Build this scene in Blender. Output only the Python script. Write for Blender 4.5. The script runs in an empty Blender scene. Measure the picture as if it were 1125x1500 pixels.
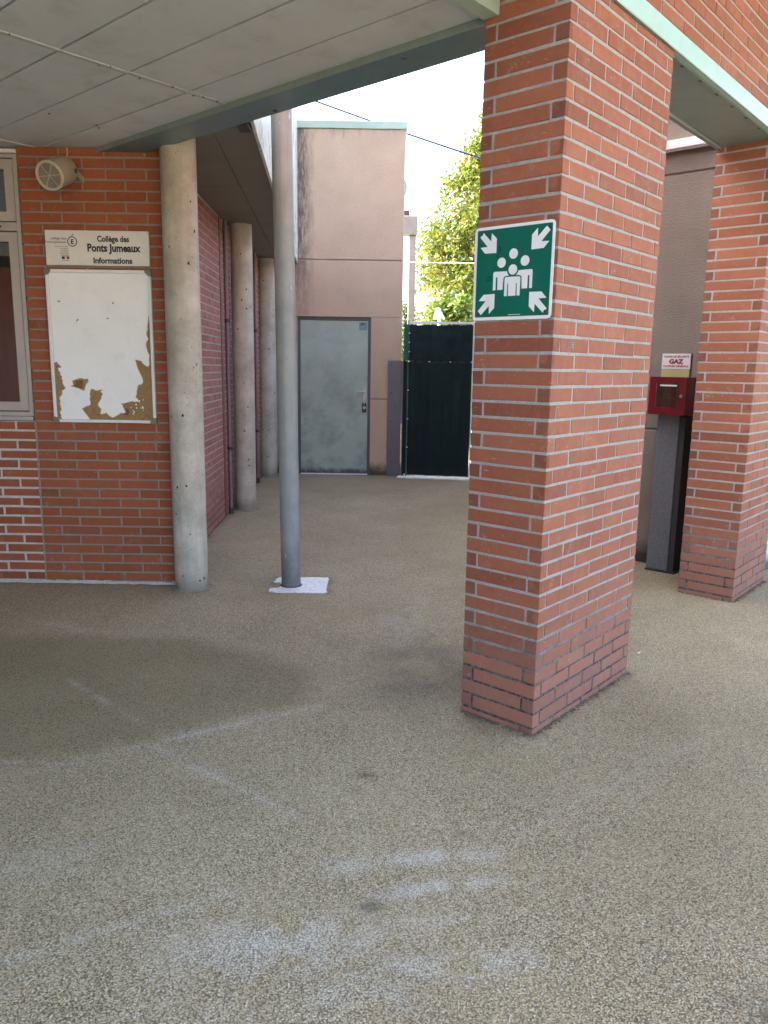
import bpy, bmesh, math, random
import numpy as np
from mathutils import Vector, Matrix, noise as mnoise
from mathutils.geometry import tessellate_polygon

random.seed(7)
S = bpy.context.scene
COL = S.collection
R = math.radians

# ------------------------------------------------------------------ camera, sky, sun, exposure
CAM_H = 1.376
PITCH, ROLL, FPX = R(10.648), R(.8586), 1129.0
cp, sp, cr, sr = math.cos(PITCH), math.sin(PITCH), math.cos(ROLL), math.sin(ROLL)
fwd = Vector((0, cp, -sp)); up0 = Vector((0, sp, cp)); rt0 = Vector((1, 0, 0))
rt = cr*rt0 + sr*up0; up = -sr*rt0 + cr*up0
cam = bpy.data.cameras.new('camera')
cam.sensor_fit = 'VERTICAL'; cam.sensor_height = 36; cam.lens = 36*FPX/1500
cam.clip_start = .05; cam.clip_end = 2000
camo = bpy.data.objects.new('camera', cam); COL.objects.link(camo)
camo.matrix_world = Matrix(((rt.x, up.x, -fwd.x, 0), (rt.y, up.y, -fwd.y, 0), (rt.z, up.z, -fwd.z, CAM_H), (0, 0, 0, 1)))
S.camera = camo

SUN_DIR = Vector((-.90, .25, 0)).normalized(); SUN_EL = R(36)
W = bpy.data.worlds.new('World'); S.world = W; W.use_nodes = True
wn = W.node_tree.nodes; wl = W.node_tree.links
sky = wn.new('ShaderNodeTexSky'); sky.sky_type = 'NISHITA'; sky.sun_disc = False
sky.sun_elevation = SUN_EL; sky.sun_rotation = math.atan2(SUN_DIR.x, SUN_DIR.y)
sky.air_density = .9; sky.dust_density = 5.5; sky.ozone_density = 0.0
bg = wn['Background']; bg.inputs['Strength'].default_value = .15
wl.new(sky.outputs['Color'], bg.inputs['Color'])
sun = bpy.data.lights.new('sun', 'SUN'); sun.energy = 4.0; sun.angle = R(.5); sun.color = (1, .95, .87)
suno = bpy.data.objects.new('sun', sun); COL.objects.link(suno)
sd = Vector((SUN_DIR.x*math.cos(SUN_EL), SUN_DIR.y*math.cos(SUN_EL), math.sin(SUN_EL)))
suno.rotation_euler = sd.to_track_quat('Z', 'Y').to_euler()
suno.location = (-20, 5, 25)
V = S.view_settings
S.display_settings.display_device = 'sRGB'
V.view_transform = 'Standard'; V.look = 'None'; V.gamma = 1; V.use_curve_mapping = False
V.exposure = 3.22
S.render.engine = 'CYCLES'
S.cycles.max_bounces = 10; S.cycles.diffuse_bounces = 6; S.cycles.use_denoising = True

# ------------------------------------------------------------------ material helpers
def newmat(name):
    m = bpy.data.materials.new(name); m.use_nodes = True
    return m, m.node_tree.nodes, m.node_tree.links, m.node_tree.nodes['Principled BSDF']

class N:
    """tiny node-graph writer"""
    def __init__(s, name):
        s.m, s.n, s.l, s.p = newmat(name)
        s.pos = s.n.new('ShaderNodeNewGeometry').outputs['Position']
    def _in(s, sock, v):
        if v is None: return
        if hasattr(v, 'is_output'): s.l.new(v, sock)
        else: sock.default_value = v
    def noise(s, scale, detail=4, rough=.55, vec=None, out='Fac', dist=0):
        t = s.n.new('ShaderNodeTexNoise'); s.l.new(vec or s.pos, t.inputs['Vector'])
        t.inputs['Scale'].default_value = scale; t.inputs['Detail'].default_value = detail
        t.inputs['Roughness'].default_value = rough; t.inputs['Distortion'].default_value = dist
        return t.outputs[out]
    def voro(s, scale, feature='F1', vec=None, out='Distance', rnd=1):
        t = s.n.new('ShaderNodeTexVoronoi'); t.feature = feature; s.l.new(vec or s.pos, t.inputs['Vector'])
        t.inputs['Scale'].default_value = scale; t.inputs['Randomness'].default_value = rnd
        return t.outputs[out]
    def scalev(s, v, vec=None):
        t = s.n.new('ShaderNodeVectorMath'); t.operation = 'MULTIPLY'
        s.l.new(vec or s.pos, t.inputs[0]); t.inputs[1].default_value = v
        return t.outputs[0]
    def rng(s, x, a, b, c=0., d=1.):
        t = s.n.new('ShaderNodeMapRange'); s._in(t.inputs[0], x)
        for i, v in enumerate((a, b, c, d)): t.inputs[1+i].default_value = v
        return t.outputs[0]
    def math(s, op, a, b=None):
        t = s.n.new('ShaderNodeMath'); t.operation = op; s._in(t.inputs[0], a); s._in(t.inputs[1], b)
        return t.outputs[0]
    def mix(s, f, a, b, mode='MIX'):
        t = s.n.new('ShaderNodeMix'); t.data_type = 'RGBA'; t.blend_type = mode
        s._in(t.inputs[0], f)
        for sock, v in ((t.inputs[6], a), (t.inputs[7], b)):
            if isinstance(v, tuple): sock.default_value = (*v, 1) if len(v) == 3 else v
            else: s.l.new(v, sock)
        return t.outputs[2]
    def sep(s, vec=None):
        t = s.n.new('ShaderNodeSeparateXYZ'); s.l.new(vec or s.pos, t.inputs[0]); return t.outputs
    def objrnd(s): return s.n.new('ShaderNodeObjectInfo').outputs['Random']
    def island(s): return s.n.new('ShaderNodeNewGeometry').outputs['Random Per Island']
    def attr(s, name):
        t = s.n.new('ShaderNodeAttribute'); t.attribute_name = name; return t.outputs['Color']
    def bump(s, h, strength=.3, dist=.002):
        t = s.n.new('ShaderNodeBump'); s.l.new(h, t.inputs['Height'])
        t.inputs['Strength'].default_value = strength; t.inputs['Distance'].default_value = dist
        s.l.new(t.outputs[0], s.p.inputs['Normal'])
    def done(s, col, rough=.8, metal=0, spec=None):
        s._in(s.p.inputs['Base Color'], (*col, 1) if isinstance(col, tuple) and len(col) == 3 else col)
        s._in(s.p.inputs['Roughness'], rough); s._in(s.p.inputs['Metallic'], metal)
        if spec is not None: s.p.inputs['Specular IOR Level'].default_value = spec
        return s.m

def simple(name, col, rough=.6, metal=0, var=.12, scale=6, bumps=None, spec=None, dirt=None):
    g = N(name)
    a = tuple(c*(1-var) for c in col); b = tuple(min(1, c*(1+var)) for c in col)
    c = g.mix(g.rng(g.noise(scale, 6, .6), .3, .7), a, b)
    if dirt:
        c = g.mix(g.rng(g.noise(scale*2.3, 8, .7), .52, .75, 0, dirt[1]), c, dirt[0])
    if bumps: g.bump(g.noise(bumps[0], 5, .6), bumps[1], .004)
    return g.done(c, g.rng(g.noise(scale*1.7, 4), .3, .7, max(.02, rough-.07), min(1, rough+.07)), metal, spec)

def brick_mat(name, c0, c1, c2, dust=.25, soot=(.06, .045, .04), low=False):
    g = N(name)
    r = g.objrnd(); isl = g.island()
    k = g.math('FRACT', g.math('ADD', r, isl))
    c = g.mix(g.rng(k, 0, .6), c0, c1)
    c = g.mix(g.rng(k, .72, 1), c, c2)
    c = g.mix(g.rng(g.noise(9, 6, .65), .35, .7, 0, .35), c, tuple(x*.72 for x in c0))
    c = g.mix(g.rng(g.noise(60, 5, .7), .45, .75, 0, .3), c, tuple(min(1, x*1.35) for x in c1))
    # pale lime bloom and scuffs
    bl = g.math('MULTIPLY', g.rng(g.noise(5, 7, .7), .52, .75), g.rng(g.noise(38, 5, .7), .42, .7))
    c = g.mix(g.math('MULTIPLY', bl, dust), c, (.55, .46, .42))
    sc = g.rng(g.noise(1, 2, .5, vec=g.scalev((22, 22, 150))), .71, .76, 0, .35)
    c = g.mix(sc, c, (.62, .52, .47))
    sp_ = g.rng(g.voro(34), .0, .045, 1, 0)
    c = g.mix(g.math('MULTIPLY', sp_, .55), c, soot)
    if low:                                   # splash dust on the lowest courses, ragged edge of its own
        h = g.math('ADD', g.sep()[2], g.math('MULTIPLY', g.noise(3.2, 6, .7), -.7))
        c = g.mix(g.math('MULTIPLY', g.rng(h, -.15, .25, .5, 0), g.rng(g.noise(45, 6, .75), .3, .7, .45, 1)), c, (.29, .175, .15))
    # mortar smeared over the arrises
    sm = g.math('MULTIPLY', g.rng(g.noise(14, 6, .7), .58, .72), g.rng(g.noise(120, 4, .7), .45, .62))
    c = g.mix(g.math('MULTIPLY', sm, .5), c, (.48, .44, .40))
    g.bump(g.math('ADD', g.noise(220, 5, .7), g.math('MULTIPLY', g.noise(35, 4), 1.5)), .45, .003)
    return g.done(c, g.rng(g.noise(30, 4), .3, .7, .62, .85), spec=.35)

M = {}
M['brick_red'] = brick_mat('brick_red', (.27, .089, .048), (.335, .118, .066), (.22, .072, .042), .20, low=True)
M['brick_dark'] = brick_mat('brick_dark', (.19, .069, .044), (.23, .083, .052), (.165, .060, .040), .15, low=True)
M['brick_warm'] = brick_mat('brick_warm', (.275, .079, .034), (.33, .098, .043), (.225, .065, .031), .22)
M['brick_pink'] = brick_mat('brick_pink', (.30, .12, .095), (.36, .15, .12), (.25, .095, .075), .3)

def mortar_mat(name, base, dark, moss):
    g = N(name)
    c = g.mix(g.rng(g.noise(40, 7, .7), .3, .7), tuple(x*.78 for x in base), base)
    c = g.mix(g.rng(g.noise(7, 6, .7), .5, .8, 0, .45), c, dark)
    c = g.mix(g.rng(g.noise(150, 4, .8), .56, .68, 0, .85), c, (.07, .063, .055))
    if moss:                                  # blackened lower joints, with a ragged outline of their own
        z = g.sep()[2]
        h = g.math('ADD', z, g.math('MULTIPLY', g.noise(4, 6, .75), -.6))
        c = g.mix(g.math('MULTIPLY', g.rng(h, -.10, .20, .95, 0), g.rng(g.noise(50, 5, .75), .28, .6, .45, 1)), c, (.03, .026, .024))
    g.bump(g.math('ADD', g.noise(140, 6, .8), g.math('MULTIPLY', g.noise(30, 4), 2)), .9, .004)
    return g.done(c, .92, spec=.2)
M['mortar'] = mortar_mat('mortar', (.43, .43, .41), (.28, .275, .26), True)
M['mortar_left'] = mortar_mat('mortar_left', (.32, .30, .25), (.21, .195, .155), False)
M['mortar_white'] = mortar_mat('mortar_white', (.62, .60, .56), (.40, .37, .33), False)

def concrete_mat():
    g = N('cast_concrete')
    c = g.mix(g.rng(g.noise(4, 8, .68), .36, .64), (.36, .335, .28), (.56, .535, .475))
    c = g.mix(g.rng(g.noise(1, 5, .6, vec=g.scalev((14, 14, 2.2))), .45, .68, 0, .45), c, (.31, .28, .215))
    c = g.mix(g.rng(g.noise(70, 5, .7), .55, .75, 0, .35), c, (.25, .235, .20))
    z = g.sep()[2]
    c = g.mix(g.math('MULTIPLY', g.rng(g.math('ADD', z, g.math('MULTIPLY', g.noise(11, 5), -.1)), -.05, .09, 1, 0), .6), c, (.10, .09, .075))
    wv = g.n.new('ShaderNodeVectorMath'); wv.operation = 'ADD'
    g.l.new(g.scalev((1, 1, .7)), wv.inputs[0]); g.l.new(g.noise(20, 2, out='Color'), wv.inputs[1])
    big = g.rng(g.voro(17, vec=g.scalev((1, 1, .75))), .10, .13, 1, 0)
    big = g.math('MULTIPLY', big, g.rng(g.noise(9, 2), .48, .54))
    sm = g.rng(g.voro(42), .09, .13, 1, 0)
    sm = g.math('MULTIPLY', sm, g.rng(g.noise(14, 2), .44, .52))
    pit = g.math('MAXIMUM', big, sm)
    c = g.mix(pit, c, (.035, .03, .025))
    g.bump(g.math('ADD', g.math('MULTIPLY', pit, -3), g.noise(90, 5, .7)), .5, .003)
    return g.done(c, .8, spec=.3)
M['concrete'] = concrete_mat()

def render_mat(name, c0, c1, grime=.5, soot=None):
    g = N(name)
    c = g.mix(g.rng(g.noise(3, 6, .6), .3, .7), c0, c1)
    c = g.mix(g.rng(g.noise(1, 6, .65, vec=g.scalev((7, 7, 1.1))), .5, .8, 0, .3*grime), c, tuple(x*.55 for x in c0))
    c = g.mix(g.rng(g.noise(120, 5, .75), .5, .75, 0, .35), c, tuple(x*.62 for x in c0))
    if soot is not None:                      # black run-off down the left edge and under the coping
        ps = g.sep()
        e = g.math('ADD', ps[0], g.math('MULTIPLY', g.noise(1, 7, .7, vec=g.scalev((10, 10, 3))), -.26))
        m1 = g.math('MULTIPLY', g.rng(e, soot-.14, soot+.0, .9, 0), g.rng(g.noise(1, 8, .8, vec=g.scalev((26, 26, 5))), .36, .55))
        m1 = g.math('MULTIPLY', m1, g.rng(ps[2], 2.2, 2.9, .35, 1))
        e2 = g.math('ADD', ps[2], g.math('MULTIPLY', g.noise(1, 6, .7, vec=g.scalev((16, 16, 2))), .5))
        m2 = g.math('MULTIPLY', g.rng(e2, 4.34, 4.52, 0, .55), g.rng(g.noise(1, 6, .75, vec=g.scalev((30, 30, 3))), .42, .6))
        c = g.mix(g.math('MAXIMUM', m1, m2), c, (.10, .085, .085))
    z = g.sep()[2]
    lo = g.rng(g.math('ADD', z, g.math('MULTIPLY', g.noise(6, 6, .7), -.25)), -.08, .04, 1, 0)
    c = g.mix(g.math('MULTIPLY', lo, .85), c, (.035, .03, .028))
    g.bump(g.math('ADD', g.noise(75, 6, .75), g.math('MULTIPLY', g.voro(130), .7)), .85, .006)
    return g.done(c, .9, spec=.2)
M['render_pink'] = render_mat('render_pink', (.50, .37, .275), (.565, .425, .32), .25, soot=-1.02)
M['render_brown'] = render_mat('render_brown', (.245, .20, .16), (.30, .25, .205), .8)

def stain_mat():
    g = N('black_stain')
    a = g.math('MULTIPLY', g.rng(g.noise(22, 8, .75), .38, .62), .8)
    tr = g.n.new('ShaderNodeBsdfTransparent'); ms = g.n.new('ShaderNodeMixShader')
    at = g.attr('fade'); 
    f = g.math('MULTIPLY', a, g.sep(at)[0])
    g.l.new(f, ms.inputs[0]); g.l.new(tr.outputs[0], ms.inputs[1]); g.l.new(g.p.outputs[0], ms.inputs[2])
    g.l.new(ms.outputs[0], g.n['Material Output'].inputs['Surface'])
    return g.done((.06, .055, .055), .95)

M['ceiling'] = simple('ceiling_panel', (.58, .635, .66), .75, var=.07, scale=2.5, bumps=(60, .08), dirt=((.24, .215, .19), .35))
M['strip'] = simple('ceiling_strip', (.44, .475, .48), .7, var=.08, scale=9)
M['gap_dark'] = simple('gap_dark', (.03, .03, .028), .9)
M['soffit'] = simple('soffit_panel', (.20, .20, .165), .7, var=.08, scale=2, dirt=((.16, .15, .12), .35))
M['green_paint'] = simple('pale_green_paint', (.36, .47, .40), .42, var=.06, scale=4, dirt=((.25, .33, .28), .4))
M['green_lip'] = simple('sky_tinted_green_metal', (.38, .60, .60), .35, var=.05, scale=4, dirt=((.30, .40, .37), .4))  # bluer and lighter than the green paint, sky reflection put into the colour
M['green_dull'] = simple('dull_green_metal', (.20, .265, .25), .38, var=.07, scale=3, dirt=((.13, .17, .155), .45))
M['cladding'] = simple('pale_cladding', (.62, .70, .64), .3, var=.05, scale=2, dirt=((.45, .52, .46), .3))
M['beam_shaded'] = simple('shaded_green_metal', (.11, .20, .235), .33, var=.07, scale=3, dirt=((.09, .12, .125), .4))  # darkened and blued so the colour carries the underside's shade
def pole_mat():
    g = N('worn_grey_paint')
    c = g.mix(g.rng(g.noise(6, 6, .6), .3, .7), (.24, .27, .27), (.33, .36, .355))
    c = g.mix(g.rng(g.noise(1, 6, .7, vec=g.scalev((30, 30, 3))), .5, .8, 0, .5), c, (.13, .145, .14))
    zz = g.math('ADD', g.sep()[2], g.math('MULTIPLY', g.noise(7, 6, .7), -.5))
    c = g.mix(g.rng(zz, -.2, .12, .75, 0), c, (.075, .08, .078))
    ch = g.math('MULTIPLY', g.rng(g.voro(19), .05, .075, 1, 0), g.rng(g.noise(5, 2), .5, .58))
    c = g.mix(ch, c, (.012, .011, .01))
    wt = g.rng(g.noise(1, 2, .5, vec=g.scalev((45, 45, 9))), .745, .765)
    c = g.mix(wt, c, (.7, .7, .68))
    g.bump(g.noise(50, 4), .1, .002)
    return g.done(c, g.rng(g.noise(9, 4), .3, .7, .36, .5), .0, spec=.5)
M['pole_paint'] = pole_mat()
def white_floor_mat():
    g = N('white_floor_paint')
    c = g.mix(g.rng(g.noise(25, 5), .3, .7), (.72, .72, .72), (.84, .84, .84))
    hole = g.math('MAXIMUM', g.rng(g.noise(62, 3, .6), .63, .67), g.math('MULTIPLY', g.rng(g.voro(48), .12, .2, 1, 0), g.rng(g.noise(12, 3), .50, .56)))
    c = g.mix(hole, c, (.11, .095, .07))
    return g.done(c, .7)
M['white_floor'] = white_floor_mat()
def door_mat():
    g = N('worn_door_paint')
    c = g.mix(g.rng(g.noise(2.2, 6, .6), .3, .7), (.315, .37, .325), (.405, .465, .41))
    c = g.mix(g.math('MULTIPLY', g.rng(g.noise(3.0, 7, .65), .46, .64, 0, .85), g.rng(g.sep()[2], .2, 1.9, 1, .25)), c, (.19, .22, .21))
    c = g.mix(g.rng(g.noise(1, 3, .5, vec=g.scalev((30, 30, 4))), .66, .72, 0, .35), c, (.16, .18, .175))
    z = g.sep()[2]
    lo = g.rng(g.math('ADD', z, g.math('MULTIPLY', g.noise(7, 6, .7), -.2)), -.07, .0, .9, 0)
    c = g.mix(lo, c, (.05, .045, .04))
    return g.done(c, g.rng(g.noise(4, 5), .3, .7, .42, .62), spec=.4)
M['door'] = door_mat()
M['door_frame'] = simple('door_frame_paint', (.09, .10, .10), .5)
def fabric_mat():
    g = N('dark_green_mesh_fabric')
    c = g.mix(g.rng(g.noise(3, 5), .3, .7), (.003, .012, .013), (.008, .024, .024))
    c = g.mix(g.rng(g.noise(1, 3, .5, vec=g.scalev((16, 1, .4))), .4, .65, 0, .5), c, (.004, .009, .012))
    gl = g.math('MULTIPLY', g.rng(g.noise(1, 5, .75, vec=g.scalev((30, 30, 55))), .63, .72), g.rng(g.noise(4, 3), .48, .62))
    c = g.mix(g.math('MULTIPLY', gl, .45), c, (.13, .17, .16))  # pale specks painted as glints of light through the mesh
    g.bump(g.noise(1, 3, .5, vec=g.scalev((60, 1, 6))), .35, .01)
    return g.done(c, .7, spec=.25)
M['fabric'] = fabric_mat()
M['fabric_light'] = simple('green_mesh_fabric_edge', (.03, .10, .075), .8)
M['purple_steel'] = simple('purple_grey_steel', (.115, .112, .135), .42, var=.06, scale=5, dirt=((.06, .06, .065), .4))
M['white_metal'] = simple('white_metal', (.74, .74, .74), .4, var=.04, scale=8, dirt=((.5, .49, .45), .3))
M['cream_plastic'] = simple('cream_plastic', (.50, .46, .36), .5, var=.06, scale=20)
M['speaker_body'] = simple('beige_housing', (.34, .305, .235), .45, var=.08, scale=14)
M['grille_dark'] = simple('grille_mesh', (.16, .14, .12), .7)
M['alu'] = simple('satin_aluminium', (.50, .46, .43), .42, .35, var=.05, scale=6, dirt=((.34, .31, .28), .3))
M['steel'] = simple('brushed_steel', (.42, .42, .42), .42, .8)
M['black_rubber'] = simple('black_rubber', (.02, .02, .02), .6)
M['dark_metal'] = simple('dark_metal', (.04, .04, .042), .5)
M['sign_white'] = simple('sign_white', (.72, .71, .68), .42, var=.03, scale=14, dirt=((.5, .48, .43), .25))
M['sign_green'] = simple('sign_green', (.004, .125, .085), .33, var=.06, scale=7, spec=.4)
M['sign_print'] = simple('sign_print_white', (.78, .80, .82), .4, var=.03, scale=30, dirt=((.5, .5, .5), .25))
M['ink_black'] = simple('ink_black', (.012, .012, .014), .5)
M['ink_grey'] = simple('ink_grey', (.22, .22, .23), .5)
M['ink_blue'] = simple('ink_blue', (.012, .03, .12), .5)
M['ink_red'] = simple('ink_red', (.42, .012, .02), .5)
M['ink_maroon'] = simple('ink_maroon', (.26, .008, .03), .5)
M['flag_blue'] = simple('flag_blue', (.008, .03, .2), .5)
M['sheet_white'] = simple('white_board_sheet', (.84, .86, .86), .38, var=.03, scale=5, dirt=((.60, .63, .62), .35))
def cork_mat():
    g = N('torn_board_core')
    c = g.mix(g.rng(g.noise(60, 6, .7), .3, .7), (.24, .145, .06), (.36, .225, .105))
    c = g.mix(g.rng(g.noise(9, 4, .6), .6, .68, 0, .7), c, (.12, .07, .035))
    g.bump(g.noise(200, 5, .8), .5, .003)
    return g.done(c, .9)
M['cork'] = cork_mat()
M['cork_dark'] = simple('deep_torn_core', (.17, .10, .05), .95, var=.3, scale=80)
M['corner_olive'] = simple('corner_plastic', (.19, .18, .13), .5)
M['red_box'] = simple('dark_red_enamel', (.14, .005, .012), .35, var=.08, scale=9)
M['granite'] = simple('speckled_grey_coating', (.14, .142, .15), .62, var=.35, scale=110, bumps=(150, .3))
M['yellow_plate'] = simple('faded_yellow_plate', (.48, .42, .17), .5, var=.08)
M['eps_plate'] = simple('blue_grey_plate', (.16, .25, .28), .45)
M['brass'] = simple('brass_pipe', (.38, .26, .1), .45, .7)
M['hose'] = simple('grey_hose', (.42, .41, .40), .6)
M['pipe'] = simple('mauve_grey_pipe', (.20, .145, .145), .45)
M['curtain'] = simple('grey_curtain', (.42, .41, .39), .9, bumps=(9, .4))
M['white_wall'] = render_mat('white_render', (.62, .63, .66), (.72, .73, .76), .3)
M['cable_blue'] = simple('blue_cable', (.008, .016, .11), .5)
M['cable_white'] = simple('white_cable', (.8, .8, .8), .5)
M['bark'] = simple('bark', (.10, .075, .05), .9, bumps=(30, .8))
M['dish'] = simple('pale_blue_dish', (.16, .26, .27), .45)
M['lamp_grey'] = simple('lamp_post_paint', (.17, .165, .165), .5)
M['slit_olive'] = simple('olive_strip', (.19, .18, .11), .8)
M['torn_layer'] = simple('torn_paper_layer', (.52, .43, .31), .9, var=.2, scale=60)
M['crumbs'] = simple('dirt_crumbs', (.13, .105, .075), .95, var=.4, scale=40)

def glass_mat(name, tint=(.8, .85, .85)):
    g = N(name)
    fr = g.n.new('ShaderNodeFresnel'); fr.inputs[0].default_value = 1.52
    gl = g.n.new('ShaderNodeBsdfGlossy'); gl.inputs['Roughness'].default_value = .015
    tr = g.n.new('ShaderNodeBsdfTransparent'); tr.inputs[0].default_value = (*tint, 1)
    ms = g.n.new('ShaderNodeMixShader')
    g.l.new(g.rng(fr.outputs[0], 0, 1, .34, 1), ms.inputs[0]); g.l.new(tr.outputs[0], ms.inputs[1]); g.l.new(gl.outputs[0], ms.inputs[2])
    g.l.new(ms.outputs[0], g.n['Material Output'].inputs['Surface'])
    return g.m
M['glass'] = glass_mat('window_glass', (.62, .66, .66))

def leaf_mat(name, c0, c1, c2, trans=.45):
    g = N(name)
    k = g.island()
    c = g.mix(g.rng(k, 0, .55), c0, c1); c = g.mix(g.rng(k, .7, 1), c, c2)
    tl = g.n.new('ShaderNodeBsdfTranslucent'); g.l.new(c, tl.inputs[0])
    ms = g.n.new('ShaderNodeMixShader'); ms.inputs[0].default_value = trans
    g.l.new(g.p.outputs[0], ms.inputs[1]); g.l.new(tl.outputs[0], ms.inputs[2])
    g.l.new(ms.outputs[0], g.n['Material Output'].inputs['Surface'])
    return g.done(c, .45, spec=.4)
M['leaf_tree'] = leaf_mat('tree_leaf', (.05, .095, .014), (.11, .15, .022), (.25, .195, .04), .38)
M['leaf_hedge'] = leaf_mat('hedge_leaf', (.05, .105, .014), (.085, .14, .02), (.14, .16, .028), .36)
M['leaf_dark'] = leaf_mat('shrub_leaf', (.03, .07, .018), (.045, .09, .022), (.06, .10, .025), .3)

# ------------------------------------------------------------------ object helpers
def link(o, parent=None, loc=None, rot=None):
    COL.objects.link(o)
    if parent is not None: o.parent = parent
    if loc is not None: o.location = loc
    if rot is not None: o.rotation_euler = rot
    return o
def thing(name, label, cat, loc=(0, 0, 0), rotz=0, group=None):
    o = bpy.data.objects.new(name, None); o.empty_display_size = .1
    link(o, None, loc, (0, 0, rotz)); o['label'] = label; o['category'] = cat
    if group: o['group'] = group
    return o
def tag(o, label, cat, group=None):
    o['label'] = label; o['category'] = cat
    if group: o['group'] = group
    return o
def mesh_of(bm, name, smooth=False):
    bmesh.ops.recalc_face_normals(bm, faces=bm.faces[:])
    me = bpy.data.meshes.new(name); bm.to_mesh(me); bm.free()
    if smooth:
        me.polygons.foreach_set('use_smooth', [True]*len(me.polygons))
        try: me.set_sharp_from_angle(angle=R(38))
        except Exception: pass
    return me
def obj(name, bm, mat, parent=None, loc=None, rot=None, smooth=False, kind=None):
    me = mesh_of(bm, name, smooth) if isinstance(bm, bmesh.types.BMesh) else bm
    if mat and not me.materials: me.materials.append(M[mat] if isinstance(mat, str) else mat)
    o = bpy.data.objects.new(name, me); link(o, parent, loc, rot)
    if kind: o['kind'] = kind
    return o
def BM(): return bmesh.new()
def add_box(bm, x0, x1, y0, y1, z0, z1, bevel=0, seg=1):
    vs = [bm.verts.new((x, y, z)) for z in (z0, z1) for y in (y0, y1) for x in (x0, x1)]
    fs = [bm.faces.new([vs[i] for i in q]) for q in ((0, 2, 3, 1), (4, 5, 7, 6), (0, 1, 5, 4), (2, 6, 7, 3), (1, 3, 7, 5), (0, 4, 6, 2))]
    if bevel:
        es = list({e for f in fs for e in f.edges})
        bmesh.ops.bevel(bm, geom=es, offset=bevel, segments=seg, affect='EDGES', profile=.5)
    return bm
def box(name, x0, x1, y0, y1, z0, z1, mat, parent=None, bevel=0, loc=None, rot=None, kind=None, seg=1):
    return obj(name, add_box(BM(), x0, x1, y0, y1, z0, z1, bevel, seg), mat, parent, loc, rot, kind=kind)
def add_tube(bm, p0, p1, r0, r1=None, n=16, cap=True):
    p0, p1 = Vector(p0), Vector(p1); r1 = r0 if r1 is None else r1
    d = (p1-p0).normalized(); a = d.orthogonal().normalized(); b = d.cross(a)
    A = [bm.verts.new(p0+(a*math.cos(2*math.pi*i/n)+b*math.sin(2*math.pi*i/n))*r0) for i in range(n)]
    B = [bm.verts.new(p1+(a*math.cos(2*math.pi*i/n)+b*math.sin(2*math.pi*i/n))*r1) for i in range(n)]
    for i in range(n): bm.faces.new((A[i], A[(i+1) % n], B[(i+1) % n], B[i]))
    if cap: bm.faces.new(A[::-1]); bm.faces.new(B)
    return bm
def add_path(bm, pts, r, n=8):
    for a, b in zip(pts[:-1], pts[1:]): add_tube(bm, a, b, r, r, n)
    return bm
def add_prism(bm, pts, y0, y1, holes=()):
    """polygon given as (x,z), extruded along y from y0 (front) to y1"""
    loops = [[Vector((x, z, 0)) for x, z in pts]]+[[Vector((x, z, 0)) for x, z in h] for h in holes]
    flat = [v for l in loops for v in l]
    tris = tessellate_polygon(loops)
    F = [bm.verts.new((v.x, y0, v.y)) for v in flat]; B = [bm.verts.new((v.x, y1, v.y)) for v in flat]
    for t in tris:
        try:
            bm.faces.new([F[i] for i in t]); bm.faces.new([B[i] for i in t][::-1])
        except ValueError: pass
    k = 0
    for l in loops:
        n = len(l)
        for i in range(n):
            a, b = k+i, k+(i+1) % n
            try: bm.faces.new((F[a], F[b], B[b], B[a]))
            except ValueError: pass
        k += n
    return bm
def rrect(x0, x1, z0, z1, r, n=6):
    out = []
    for cx, cz, a0 in ((x1-r, z1-r, 0), (x0+r, z1-r, 90), (x0+r, z0+r, 180), (x1-r, z0+r, 270)):
        for i in range(n+1):
            a = R(a0+90*i/n); out.append((cx+r*math.cos(a), cz+r*math.sin(a)))
    return out
def circ(cx, cz, r, n=28): return [(cx+r*math.cos(2*math.pi*i/n), cz+r*math.sin(2*math.pi*i/n)) for i in range(n)]
def text(name, body, size, mat, parent, loc, rot=(math.pi/2, 0, 0), align='CENTER', bold=0., xs=1., depth=.0004):
    cu = bpy.data.curves.new(name, 'FONT'); cu.body = body; cu.size = size; cu.align_x = align
    cu.offset = bold; cu.extrude = depth; cu.resolution_u = 3
    t = bpy.data.objects.new(name, cu); COL.objects.link(t)
    dg = bpy.context.evaluated_depsgraph_get()
    me = bpy.data.meshes.new_from_object(t.evaluated_get(dg))
    bpy.data.objects.remove(t); bpy.data.curves.remove(cu)
    me.materials.clear(); me.materials.append(M[mat])
    o = bpy.data.objects.new(name, me); link(o, parent, loc, rot); o.scale = (xs, 1, 1)
    return o

# frames: T runs along the narrow pillar faces (to the right), Nn along the broad ones (away)
ANG = R(-41.0)
T = Vector((math.cos(ANG), math.sin(ANG), 0)); Nn = Vector((-math.sin(ANG), math.cos(ANG), 0))
def nt(n, t, z=0): return Nn*n+T*t+Vector((0, 0, z))

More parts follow.
